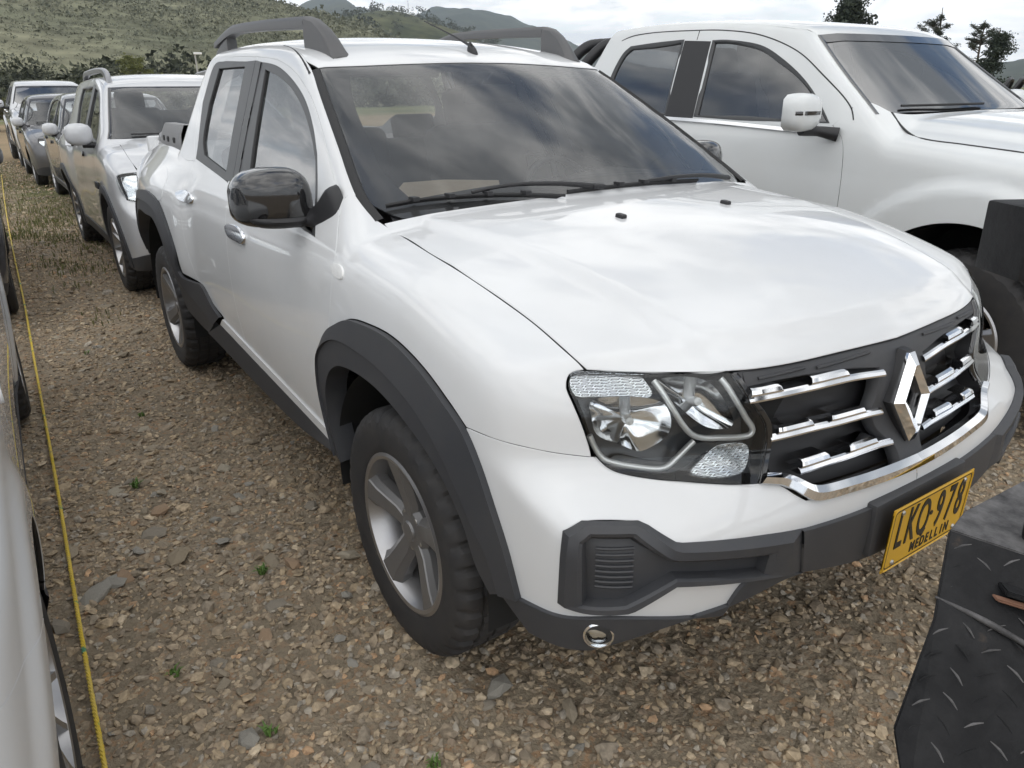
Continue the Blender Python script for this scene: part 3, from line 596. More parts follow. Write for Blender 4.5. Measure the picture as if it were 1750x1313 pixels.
PAL = np.array([1.74,1.70,1.68])*np.array([(.21,.17,.12),(.27,.215,.145),(.18,.155,.12),(.235,.185,.12),(.15,.122,.088),(.22,.205,.175),(.34,.285,.205),(.33,.21,.12),(.13,.10,.072)]); PALW = np.array([.2,.17,.16,.16,.12,.09,.045,.02,.035])
zones = [(-1.7,2.1,-1.80,-.25,3600,.0125),(.1,2.1,-.25,2.3,2900,.0130),(-1.7,.1,-.25,.6,400,.014),(-4.6,-1.7,-1.80,-.45,2000,.0140),(-9.5,-4.6,-1.85,-.45,1150,.0165),(-21,-9.5,-2.6,-.3,260,.020),(-6,.5,.85,1.95,300,.016),(.1,3.2,2.2,3.4,250,.02)]
PP, SS = [], []
for x0,x1,y0,y1,dn,sz in zones:
    n_ = int((x1-x0)*(y1-y0)*dn); q = np.stack([rng.uniform(x0,x1,n_),rng.uniform(y0,y1,n_)],1); s_ = sz*rng.lognormal(0,.42,n_)*.72
    PP.append(np.c_[q, hgt(q[:,0],q[:,1])*(np.abs(q[:,0])<14)+s_*.12]); SS.append(np.clip(s_,.004,.05))
PP, SS = np.vstack(PP), np.hstack(SS)
patch = .5+.5*np.sin(PP[:,0]*1.7+2*np.sin(PP[:,1]*1.1))*np.sin(PP[:,1]*2.3+PP[:,0]*.4); keep = rng.uniform(size=len(PP)) < np.clip(.72+.5*patch,0,1); PP, SS = PP[keep], SS[keep]
V, F_ = chips(PP, SS, 3); cols = PAL[rng.choice(9, len(PP), p=PALW)]*.75+PAL[[0]]*.25; cols = cols*rng.uniform(.85,1.12,(len(PP),1)); cols = np.repeat(cols,12,0)
gv = big_mesh('gravel', V, F_, stone_mat('gravel_chip_stone', True), cols); tag(gv, 'brown grey crushed stone gravel covering the car park', 'gravel', kind='stuff')
# the largest stones one by one
sm = stone_mat('loose_stone', False); protos = []
for k in range(14):
    V, F_ = chips(np.zeros((1,3)), np.array([1.]), 100+k); me = bpy.data.meshes.new('stone'); me.from_pydata(V.tolist(), [], F_.tolist()); me.materials.append(sm); protos.append(me)
for k in range(290):
    zc_ = rng.uniform(); 
    if zc_ < .55: x, y = rng.uniform(-1.6,1.7), rng.uniform(-1.72,-.65)
    elif zc_ < .80: x, y = rng.uniform(.75,1.8), rng.uniform(-.9,1.9)
    else: x, y = rng.uniform(-5.2,-1.6), rng.uniform(-1.6,-.75)
    if math.hypot(x,y+.775) < .2 : continue
    s_ = min(.062, .021*rng.lognormal(.1,.38)); o = bpy.data.objects.new('stone', protos[int(rng.integers(14))]); COL.objects.link(o); o.parent = ground
    o.location = (x,y,float(hgt(x,y))+s_*.18); o.scale = (s_,s_,s_*rng.uniform(.7,1.1)); o.rotation_euler = (0,0,rng.uniform(0,6.28))

# ------------------------------------------------------------------ plants
def leaf_mat(name, c0, c1, sc=8, rough=.7):
    m = bpy.data.materials.new(name); m.use_nodes = True; n, l = nodes(m); b = n['Principled BSDF']; b.inputs['Roughness'].default_value = rough
    g_ = n.new('ShaderNodeNewGeometry'); cr = n.new('ShaderNodeValToRGB'); l.new(g_.outputs['Random Per Island'], cr.inputs[0]); cr.color_ramp.elements[0].color = (*c0,1); cr.color_ramp.elements[1].color = (*c1,1); l.new(cr.outputs[0], b.inputs['Base Color'])
    b.inputs['Subsurface Weight'].default_value = 0; return m
MG = dict(grass=leaf_mat('grass_blade',(.075,.10,.025),(.20,.19,.07)), weed=leaf_mat('weed_leaf',(.07,.14,.03),(.13,.22,.05)), hillb=leaf_mat('hillside_scrub_hazed',(.085,.094,.064),(.19,.192,.13)), wood=leaf_mat('dark_hill_wood',(.022,.028,.014),(.06,.066,.030)),  # scrub tones paled and greyed as well, distance haze put into the colour
  pine=leaf_mat('dark_conifer_leaf',(.012,.022,.014),(.035,.05,.028)), gum=leaf_mat('eucalyptus_leaf',(.018,.026,.016),(.05,.06,.035)), lime=leaf_mat('yellow_green_leaf',(.10,.12,.03),(.20,.20,.06)), bush=leaf_mat('olive_bush_leaf',(.05,.055,.018),(.11,.11,.04)), bark=mat('grey_brown_bark',(.10,.085,.065),.9,bump=(30,.6,.01)))
def blades(P, h, seed, wid=.004, lean=.5):
    r_ = np.random.default_rng(seed); n = len(P); a = r_.uniform(0,2*np.pi,n); d = np.stack([np.cos(a),np.sin(a),0*a],1); s = np.stack([-np.sin(a),np.cos(a),0*a],1); hh = h*r_.uniform(.5,1.2,n)[:,None]; ln = r_.uniform(.1,lean,n)[:,None]
    up_ = np.array([0,0,1.]); A = P-s*wid; B_ = P+s*wid; C_ = P+up_*hh*.6+d*hh*ln*.35+s*wid*.8; D = P+up_*hh*.6+d*hh*ln*.35-s*wid*.8; E = P+up_*hh*(1-.3*ln)+d*hh*ln
    V = np.stack([A,B_,C_,D,E],1).reshape(-1,3); i = 5*np.arange(n)[:,None]; F_ = np.vstack([i+np.array([0,1,2]),i+np.array([0,2,3]),i+np.array([3,2,4])]); return V, F_
Q = []
for cx_, cy_, rad, n_ in [(-6.2,-1.0,.3,150),(-8.3,-1.2,.6,420),(-9.8,-.85,.5,420),(-7.9,-1.02,.35,260),(-9.3,-1.15,.55,420),(-10.6,-.95,.6,420),(-8.6,-1.35,.3,160),(-6.6,-1.25,.25,90),(-12.,-1.2,1.,600),(-14.5,-1.3,1.2,700),(-7.2,-.85,.25,120),(-17,-1.5,1.5,800),(-11,-2.,.8,250),(-5.4,-1.2,.15,30),(-4.2,-1.12,.12,24)]:
    q = rng.normal(0,.5,(n_,2))*rad; Q.append(np.c_[cx_+q[:,0]*1.5, cy_+q[:,1], np.full(n_,-.01)])
V, F_ = blades(np.vstack(Q), .055, 5, .004); tag(big_mesh('grass', V, F_, MG['grass']), 'thin grass growing through the gravel between the far cars', 'grass', kind='stuff')
wp = [(-.55,-1.12),(.10,-1.30),(.42,-1.02),(-1.45,-1.35),(-2.2,-1.2),(.98,-.62),(1.12,-.38),(1.25,-.85),(.9,-.95),(1.42,-.55),(-.25,-1.45),(-3.4,-1.3),(1.05,-1.15)]
wl = ['green weed in the middle of the gravel left of the front wheel','green weed by the gravel at the lower left, nearest the yellow rope end','green weed at the bottom edge left of the front wheel','tiny green weed close to the yellow rope','tiny green weed level with the rear wheel','green weed below the fog lamp','green weed in front of the black bumper apron','green weed near the bottom edge below the bumper','green weed just in front of the front tyre','green weed beside the tread plate edge','small weed between the rope and the lower stones','tiny weed far up the aisle beside the rear door','green weed at the bottom of the picture under the bumper corner']
for k, (x, y) in enumerate(wp):
    n_ = 16 if k % 3 else 26; a = rng.uniform(0,6.28,n_); P = np.c_[x+.010*np.cos(a),y+.010*np.sin(a),np.full(n_,float(hgt(x,y))+.004)]; V, F_ = blades(P, .030+.014*(k%3==0), 40+k, .0035, 1.1)
    tag(big_mesh('weed', V-np.array([x,y,0]), F_, MG['weed']), wl[k], 'weed', 'weeds in the gravel').location = (x,y,0)

# ------------------------------------------------------------------ hills and mountains (real distances)
def hill_mat(name, c0, c1, c2, sc, bumpd):
    m = bpy.data.materials.new(name); m.use_nodes = True; n, l = nodes(m); b = n['Principled BSDF']; b.inputs['Roughness'].default_value = 1; b.inputs['Specular IOR Level'].default_value = .1
    tcn = n.new('ShaderNodeTexCoord'); a = n.new('ShaderNodeTexNoise'); a.inputs['Scale'].default_value = sc; a.inputs['Detail'].default_value = 9; a.inputs['Roughness'].default_value = .62; l.new(tcn.outputs['Object'], a.inputs[0])
    cr = n.new('ShaderNodeValToRGB'); l.new(a.outputs[0], cr.inputs[0]); e = cr.color_ramp.elements; e[0].position = .34; e[0].color = (*c0,1); e[1].position = .66; e[1].color = (*c2,1); k = e.new(.5); k.color = (*c1,1)
    b2 = n.new('ShaderNodeTexNoise'); b2.inputs['Scale'].default_value = sc*9; b2.inputs['Detail'].default_value = 6; l.new(tcn.outputs['Object'], b2.inputs[0]); mp = n.new('ShaderNodeMapRange'); l.new(b2.outputs[0], mp.inputs[0]); mp.inputs[1].default_value = .3; mp.inputs[2].default_value = .7; mp.inputs[3].default_value = .6; mp.inputs[4].default_value = 1.35
    mx = n.new('ShaderNodeMix'); mx.data_type = 'RGBA'; mx.blend_type = 'MULTIPLY'; mx.inputs[0].default_value = 1; l.new(cr.outputs[0], mx.inputs[6]); l.new(mp.outputs[0], mx.inputs[7]); l.new(mx.outputs[2], b.inputs['Base Color'])
    return m
def vnoise(x, y, seed=0, oct_=5):
    v = 0; r_ = np.random.default_rng(seed); 
    for o_ in range(oct_):
        f = 2**o_; p_ = r_.uniform(0,6.28,6); k = r_.uniform(.7,1.3,4)
        v = v+(np.sin(x*f*k[0]+p_[0]+1.3*np.sin(y*f*k[1]+p_[1]))*np.sin(y*f*k[2]+p_[2]+1.1*np.sin(x*f*k[3]+p_[3])))/f
    return v
def hill(name, az, el, d0, d1, d2, m, rough, seed, na=150, nd=46):
    """terrain fan: ridge line el(az) at distance d1, rising from d0, falling to d2"""
    A = np.linspace(az[0], az[-1], na); E = Sp(az, el)(A); E = E+(.10 if d1 > 1200 else .05)*vnoise(A*1.1, A*.7, seed+20, 5)*np.clip(E,0,1); t = np.linspace(0,1,nd); rows = []; cx_, cy_ = CAMPOS.x, CAMPOS.y
    for a, e in zip(A, E):
        d1a = d1*(1+.06*math.sin(a*.9+seed)); hr = max(0, d1a*math.tan(R(e))+1.4); D = np.where(t<.75, d0+(d1a-d0)*t/.75, d1a+(d2-d1a)*(t-.75)/.25); up_ = np.where(t<.75, np.sin(np.clip(t/.75,0,1)*math.pi/2)**1.15, 1-.75*((t-.75)/.25)**1.5)
        x = cx_+D*math.cos(R(a)); y = cy_+D*math.sin(R(a)); n_ = vnoise(x/d1*9, y/d1*9, seed)*rough*hr*np.clip(t*3,0,1)*np.clip(np.abs(t-.75)*6,.2,1); rows.append(np.stack([x,y,hr*up_+n_*.5-.5],1))
    V = np.vstack(rows); idx = np.arange(na*nd).reshape(na,nd); F_ = np.stack([idx[:-1,:-1],idx[1:,:-1],idx[1:,1:],idx[:-1,1:]],-1).reshape(-1,4)
    o = mk(name, V, F_, m); tag(o, kind='structure'); return o, np.array(rows)
mh1 = hill_mat('scrubby_hillside_hazed', (.11,.118,.08), (.165,.167,.112), (.215,.21,.142), .018, 1); mh2 = hill_mat('green_hill', (.03,.038,.018), (.075,.08,.035), (.13,.125,.06), .012, 1); mm = hill_mat('forested_mountain', (.02,.028,.016), (.035,.042,.022), (.055,.056,.03), .0032, 1)  # hillside colours lightened and greyed so that haze sits in the tone
h1, H1 = hill('hillside', [146,150,153,155.5,158.5,161.4,166,170.7,176.7,181.4,190,200,215,230], [.6,1.6,2.7,3.6,4.3,5.0,5.75,6.2,6.9,7.0,3.2,1.5,1.0,.5], 95, 430, 700, mh1, .10, 1, 190)
h2, H2 = hill('green_hill', [136,140,144,147,150,152.6,155.7,158.2,161,165,170], [.4,.8,1.6,2.8,4.0,4.75,4.95,4.45,4.2,3.5,2.], 500, 900, 1300, mh2, .06, 2)
h3, H3 = hill('mountain_range', [105,112,120,128,134,138,141.1,143.8,146,148.97,150.5,152,155,157.95,160,162.5,165.5,170,180,200], [.9,1.5,.5,.8,1.2,2.0,2.95,3.95,4.7,5.45,5.35,4.75,5.2,5.95,5.4,4.6,4.2,3.6,3,2.5], 1500, 2600, 3400, mm, .12, 3, 300, 40)
h4, H4 = hill('far_ridge', [60,80,95,104,110,113.6,116,118,121,126,132], [.8,1.2,1.8,1.7,1.55,1.45,1.2,1.05,.8,.5,.3], 1200, 1900, 2600, mm, .10, 4, 120, 30)
def tufts(P, size, seed, nt, flat=.7, tri=(.25,.5)):
    r_ = np.random.default_rng(seed); n = len(P); c = r_.normal(size=(n,nt,3)); c /= np.linalg.norm(c,axis=-1,keepdims=True); c *= r_.uniform(.35,1,(n,nt,1))**.5; c[...,2] = np.abs(c[...,2])*flat+.1
    ctr = P[:,None]+c*size[:,None,None]; a = r_.normal(size=(n,nt,3)); a /= np.linalg.norm(a,axis=-1,keepdims=True); b = np.cross(a, r_.normal(size=(n,nt,3))); b /= np.linalg.norm(b,axis=-1,keepdims=True); s = size[:,None,None]*r_.uniform(tri[0],tri[1],(n,nt,1))
    V = np.stack([ctr+a*s, ctr-a*s*.5+b*s*.8, ctr-a*s*.5-b*s*.8],2).reshape(-1,3); return V, np.arange(len(V)).reshape(-1,3)
def scatter(Hh, n, tlo, thi, seed, alo=0, ahi=1, clump=None):
    r_ = np.random.default_rng(seed); na, nd, _ = Hh.shape; a = r_.uniform(alo,ahi,n)*(na-1.001); t = r_.uniform(tlo,thi,n)*(nd-1.001); i, j = a.astype(int), t.astype(int); u, v = (a-i)[:,None], (t-j)[:,None]
    P = Hh[i,j]*(1-u)*(1-v)+Hh[i+1,j]*u*(1-v)+Hh[i,j+1]*(1-u)*v+Hh[i+1,j+1]*u*v
    if clump: k = vnoise(P[:,0]/clump, P[:,1]/clump, seed+9, 4) > r_.uniform(-.5,.7,n); P = P[k]
    return P
P = np.vstack([scatter(H1, 16000, .02, .80, 11, .05, .66), scatter(H1, 26000, .02, .80, 13, .05, .66, 30.)]); Dc = np.hypot(P[:,0]-CAMPOS.x,P[:,1]-CAMPOS.y); V, F_ = tufts(P, .95*np.clip(Dc/400,.22,1.1)*np.random.default_rng(1).lognormal(.1,.5,len(P)), 12, 9, .8, (.16,.36)); tag(big_mesh('scrub', V, F_, MG['hillb']), 'grey green scrub covering the steep hillside', 'scrub', kind='stuff')
def wood(Hh, n, tlo, thi, seed, alo, ahi, size, nt, label, m, clump=None):
    P = scatter(Hh, n, tlo, thi, seed, alo, ahi, clump); r_ = np.random.default_rng(seed+1); s = size*r_.lognormal(0,.35,len(P)); c = r_.normal(size=(len(P),9,3)); c /= np.linalg.norm(c,axis=-1,keepdims=True); c[...,2] = np.abs(c[...,2])*1.15
    Q = (P[:,None]+c*s[:,None,None]*r_.uniform(.4,1,(len(P),9,1))).reshape(-1,3); V, F_ = tufts(Q, np.repeat(s,9)*.45, seed+2, nt, .9, (.16,.34)); tag(big_mesh('wood', V, F_, m), label, 'wood', kind='stuff')
wood(H1, 520, .0, .055, 21, .04, .70, 1.5, 22, 'dark wood along the foot of the hillside', MG['wood'])
wood(H1, 600, .66, .77, 31, .05, .66, 2.4, 12, 'trees lining the top ridge of the hillside', MG['wood'], 40.)
wood(H2, 1000, .1, .80, 41, .2, .9, 4., 12, 'dark tree clumps on the green hill behind the roof', MG['wood'], 70.)

# ------------------------------------------------------------------ single trees
def tree(name, label, az, dist, h, cw, m, kind, seed, base=0., group=None):
    r_ = np.random.default_rng(seed); x, y = CAMPOS.x+dist*math.cos(R(az)), CAMPOS.y+dist*math.sin(R(az)); t = root(name, label, 'tree', (x,y,base), r_.uniform(0,6), group)
    trunk = [(0,0,-.5),(.02*h,0,h*.3),(-.01*h,.01*h,h*.65),(0,0,h*.97)]; tk = tube('trunk', trunk, [.022*h,.016*h,.010*h,.003*h], M_bark, t, n=7, step=h*.06)
    Pl = []; nl = {'conifer':2600,'gum':2800,'round':1300}[kind]; limbs = 26
    for k in range(limbs):
        f = r_.uniform(.22 if kind != 'gum' else .38, .97); a = r_.uniform(0,6.28)
        if kind == 'conifer': L_ = cw*(1.05-f)**.75*r_.uniform(.7,1.1); dz = L_*r_.uniform(.05,.45)
        elif kind == 'gum': L_ = cw*(.35+.75*math.sin((f-.3)*math.pi/.75))*r_.uniform(.4,1.1); dz = L_*r_.uniform(.2,.7)
        else: L_ = cw*math.sqrt(max(.05,1-((f-.55)/.5)**2))*r_.uniform(.7,1.05); dz = L_*r_.uniform(.0,.5)
        p0 = np.array([0,0,f*h*.93]); p1 = p0+np.array([math.cos(a)*L_,math.sin(a)*L_,dz]); tube('limb', [p0,(p0+p1)/2+[0,0,-.03*L_],p1], [.006*h,.004*h,.0015*h], M_bark, tk, n=5, step=h*.08)
        nn = nl//limbs; s = r_.uniform(.15 if kind == 'conifer' else .45,1.02,nn); Pl.append(p0+(p1-p0)*s[:,None]+r_.normal(0,1,(nn,3))*cw*np.array([.10,.10,.07])*(1.0 if kind != 'gum' else .8))
    Pl = np.vstack(Pl); V, F_ = tufts(Pl, np.full(len(Pl), cw*(.085 if kind == 'conifer' else .08)), seed+5, 4, .6); o = big_mesh('crown', V, F_, m); o.parent = t; return t
M_bark = MG['bark']
tree('tree', 'broad dark bushy tree showing above the roof of the white pickup on the right', 123.5, 62, 8.2, 3.5, MG['pine'], 'conifer', 51, -.6)
tree('tree', 'slender open tree alone in the sky right of the white pickup roof', 118.35, 70, 8.1, 1.5, MG['gum'], 'gum', 52, -.9)
tree('tree', 'tall thin tree with bare lower stem left of the dark conifer', 115.95, 64, 7.0, 1.1, MG['gum'], 'gum', 53, -1.2)
tree('conifer_tree', 'dense dark conifer at the right edge beside the tall thin tree', 115.1, 58, 5.9, 2.1, MG['pine'], 'conifer', 54, -1.0)
tree('bush', 'rounded olive bush at the foot of the dark conifer', 115.0, 50, 2.2, 1.1, MG['bush'], 'round', 55, -.9)['category'] = 'bush'
tree('tree', 'yellow green tree at the foot of the hillside behind the silver car', 170.2, 88, 5.6, 2.3, MG['lime'], 'gum', 56, -.5)
for k, (a_, hh_) in enumerate(((162.1,11.),(160.6,8.5))):
    tree('tree', ('larger round topped tree on the skyline left of the roof rail', 'smaller round tree on the skyline just above the roof rail')[k], a_, 395, hh_, hh_*.42, MG['wood'], 'round', 60+k, 395*math.tan(R(4.55))-1.)
# lamp post and mast
lp = root('street_lamp', 'pale lamp post standing before the wooded hill foot', 'lamp post', (CAMPOS.x+60*math.cos(R(166.75)),CAMPOS.y+60*math.sin(R(166.75)),0), R(80)); tube('pole', [(0,0,-.2),(0,0,3.2),(0,0,4.1)], [.09,.06,.05], M['liner'], lp, n=10, step=.4); bm = bmesh.new(); box(bm, (.18,0,4.15), (.55,.22,.14), None, .04); bm_obj('lamp_head', bm, M['clearp'], lp)
ms = root('mast', 'thin lattice radio mast on the mountain skyline', 'mast', (CAMPOS.x+2000*math.cos(R(152.64)),CAMPOS.y+2000*math.sin(R(152.64)),2000*math.tan(R(4.3))), 0)
for q in range(3): tube('mast_leg', [(1.5*math.cos(q*2.1),1.5*math.sin(q*2.1),-20),(.3*math.cos(q*2.1),.3*math.sin(q*2.1),56)], .4, M['steel'], ms, n=5)
for q in range(8): tube('mast_brace', [(1.1,0,q*6.5),(-.8,.8,q*6.5+4)], .3, M['steel'], ms, n=4)
# fence at the far end of the car park
fp = root('wire_fence', 'grey post and wire fence at the far left end of the car park', 'fence', (-44,-9,0), R(92))
for k in range(12): tube('post', [(k*1.6-6,0,-.1),(k*1.6-6,0.02*(k%3),1.45+.1*(k%2))], .06, M['bark'] if 'bark' in M else M_bark, fp, n=6)
for k in range(3): tube('wire', [(-6.2,0,.4+.45*k),(11.8,0,.4+.45*k)], .012, M['steel'], fp, n=4)
tree('bush', 'scrubby roadside bush beside the far wire fence', 178.6, 44, 2.6, 2.0, MG['bush'], 'round', 70, -.4)['category'] = 'bush'

# ------------------------------------------------------------------ the white double-cab pickup
B = Oroch()
def mx3(P): return [(a,-b,c) for a,b,c in P]
def wheel(parent, c, kind='oroch', side=-1, rad=.343, wid=.215, rimr=.222, steer=0., rim_m=None, simple=False, spin=0.):
    """tyre with tread and alloy rim, parented part at centre c; outer face looks to -y (side=-1)"""
    h = wid/2; nseg = 210 if not simple else 48
    prof = [(rimr-.012,-h*.80),(rimr+.004,-h*.93),(rimr+.020,-h*.97),(rad-.055,-h*1.035),(rad-.030,-h*1.01),(rad-.012,-h*.90),(rad-.005,-h*.80),(rad,-h*.62),
            (rad,-h*.52),(rad-.008,-h*.50),(rad-.008,-h*.44),(rad,-h*.42),(rad,-h*.05),(rad-.008,-h*.03),(rad-.008,h*.03),(rad,h*.05),(rad,h*.42),(rad-.008,h*.44),(rad-.008,h*.50),(rad,h*.52),(rad,h*.62),(rad-.005,h*.80),(rad-.012,h*.90),(rad-.055,h*1.035),(rimr,h*.9)]
    def rm(k, r, j):
        if simple: return r
        if k in (5,6,7,8,19,20,21,22) and j % 6 in (0,1): return r-.009
        if k in (11,12) and j % 6 in (3,4): return r-.006
        if k in (15,16) and j % 6 in (2,3): return r-.006
        if k == 4 and j % 6 in (0,1): return r-.004
        return r
    w = lathe('wheel', prof, M['tyre'], parent, nseg, rmod=rm, auto=30); w.location = c; w.rotation_euler = (0, spin, steer)
    # rim barrel + spokes, facing -y
    ro = rimr
    bar = lathe('rim', [(ro+.004,-h*.93),(ro-.004,-h*.97),(ro-.014,-h*.94),(ro-.020,-h*.80),(ro-.030,-h*.55),(ro-.040,h*.1),(ro-.045,h*.7)], M['alloy'] if rim_m is None else rim_m, w, 72 if not simple else 36, auto=30)
    dsc = lathe('brake_disc', [(.02,-.015),(.135,-.015),(.135,.0),(.02,.0)], M['brake'], w, 40, auto=30)
    if kind == 'oroch': star(w, ro, h, 5, rim_m or M['alloyd'], spin)
    elif kind == 'thin': star(w, ro, h, 10, rim_m or M['alloy'], spin, thin=True)
    elif kind == 'six': star(w, ro, h, 6, rim_m or M['alloy'], spin)
    return w
def star(w, ro, h, ns, m, spin, thin=False):
    """spoked centre: radial spokes with a raised spine, dished towards the hub"""
    y0, yh = -h*.90, -h*.62
    hub = lathe('hub', [(.0,yh-.012),(.026,yh-.012),(.030,yh-.006),(.060,yh-.002),(.074,yh+.012),(.074,yh+.05)], m, w, 40, auto=35)
    wtab = ((.04,.029),(.085,.038),(.13,.041),(.17,.046),(.21,.064)) if not thin else ((.04,.016),(.21,.014))
    if ns == 6: wtab = ((.04,.024),(.085,.034),(.13,.038),(.17,.046),(.21,.062))
    for k in range(ns):
        a = 2*math.pi*k/ns+R(23); ca, sa = math.cos(a), math.sin(a); rows = []
        for r, f in ((.045,0),(.085,.12),(.13,.45),(.17,.75),(ro-.012,1.)):
            wd = float(np.interp(r, *zip(*wtab))); yy = yh+(y0-yh)*f; dp = .010+.006*(1-f)
            row = []
            for q, yo in ((-1,.040),(-1,.012),(-.62,.0),(-.55,-.004),(.55,-.004),(.62,.0),(1,.012),(1,.040)):
                x_, z_ = r, q*wd; row.append((x_*ca-z_*sa, yy+yo, x_*sa+z_*ca))
            rows.append(row)
        loft('spoke', rows, m, w, auto=14)
    for k in range(5):
        a = 2*math.pi*k/5+R(54)
        o = lathe('lug_bolt', [(0,-.007),(.008,-.007),(.0095,-.004),(.0095,.002),(.0145,.002),(.0145,.016)], M['steel'], w, 12); o.location = (.052*math.cos(a), yh+.004, .052*math.sin(a))
def headlamp(S, car, O_, full=True):
    d = (.78,-.62,.1); hd = O_['head']
    lo = panel('headlamp', S, hd, d, M['lampb'], car, off=-.055, gap=.004, res=.02, flange=0)
    # housing wall between lens rim and the back
    rim_ = crom(hd, .012, True); n = len(rim_); Q = np.array(rim_); g = S.grad(Q)
    loft('housing', [Q-g*.001, Q-g*.03, Q-g*.06], M['plasd'], lo, closed_u=True)
    loft('lens_rim', [Q+g*.0015, Q+g*.0015+0, Q-g*.008], M['blackp'], lo, closed_u=True)
    panel('lens', S, hd, d, M['lens'], lo, off=.0, gap=.003, res=.014, flange=.004)
    if full:
        panel('turn_signal', S, O_['hl_turn'], d, M['prism'], lo, off=-.018, gap=0, res=.012, flange=.02)
        bowl('low_beam', S, O_['hl_main'], d, lo, .030)
        bowl('high_beam', S, O_['hl_high'], d, lo, .028)
        panel('position_lamp', S, O_['hl_low'], d, M['prism'], lo, off=-.024, gap=0, res=.012, flange=.02)
        strip('light_guide', S, O_['hl_drl1'], .0066, M['guide'], lo, -.014)
        strip('light_guide', S, O_['hl_drl2'], .0066, M['guide'], lo, -.014)
        panel('inner_bezel', S, [(.700,-.590,.757+.005),(.715,-.560,.79),(.735,-.52,.785),(.72,-.55,.77),(.70,-.60,.745),(.66,-.67,.752),(.63,-.715,.765),(.64,-.705,.778),(.68,-.64,.765)][::-1], d, M['pillar'], lo, off=-.02, gap=0, res=.012, flange=.015)
    return lo
def bowl(name, S, outline, d, parent, depth):
    """concave chrome reflector with facets"""
    P = crom(outline, .010, True); c = P.mean(0); P = c+(P-c)*1.22; g = S.grad(P); gc = S.grad(c[None])[0]; rows = []
    for f in np.linspace(1, .06, 9):
        rows.append(c+(P-c)*f-gc*(.014+depth*(1-f*f))-(g-gc)*.01)
    o = loft(name, rows, M['chromed'], parent, closed_u=True, auto=60)
    b = lathe('bulb', [(0,-.012),(.008,-.010),(.010,.0),(.010,.02)], M['clearp'], parent, 16)
    q = Vector(gc).to_track_quat('-Y','Z'); b.rotation_euler = q.to_euler(); b.location = c-gc*(depth*.75)
    return o
def strip(name, S, path, r, m, parent, off):
    P = crom(path, .01); g = S.grad(P); return tube(name, P+g*off, r, m, parent, n=8, step=.01)

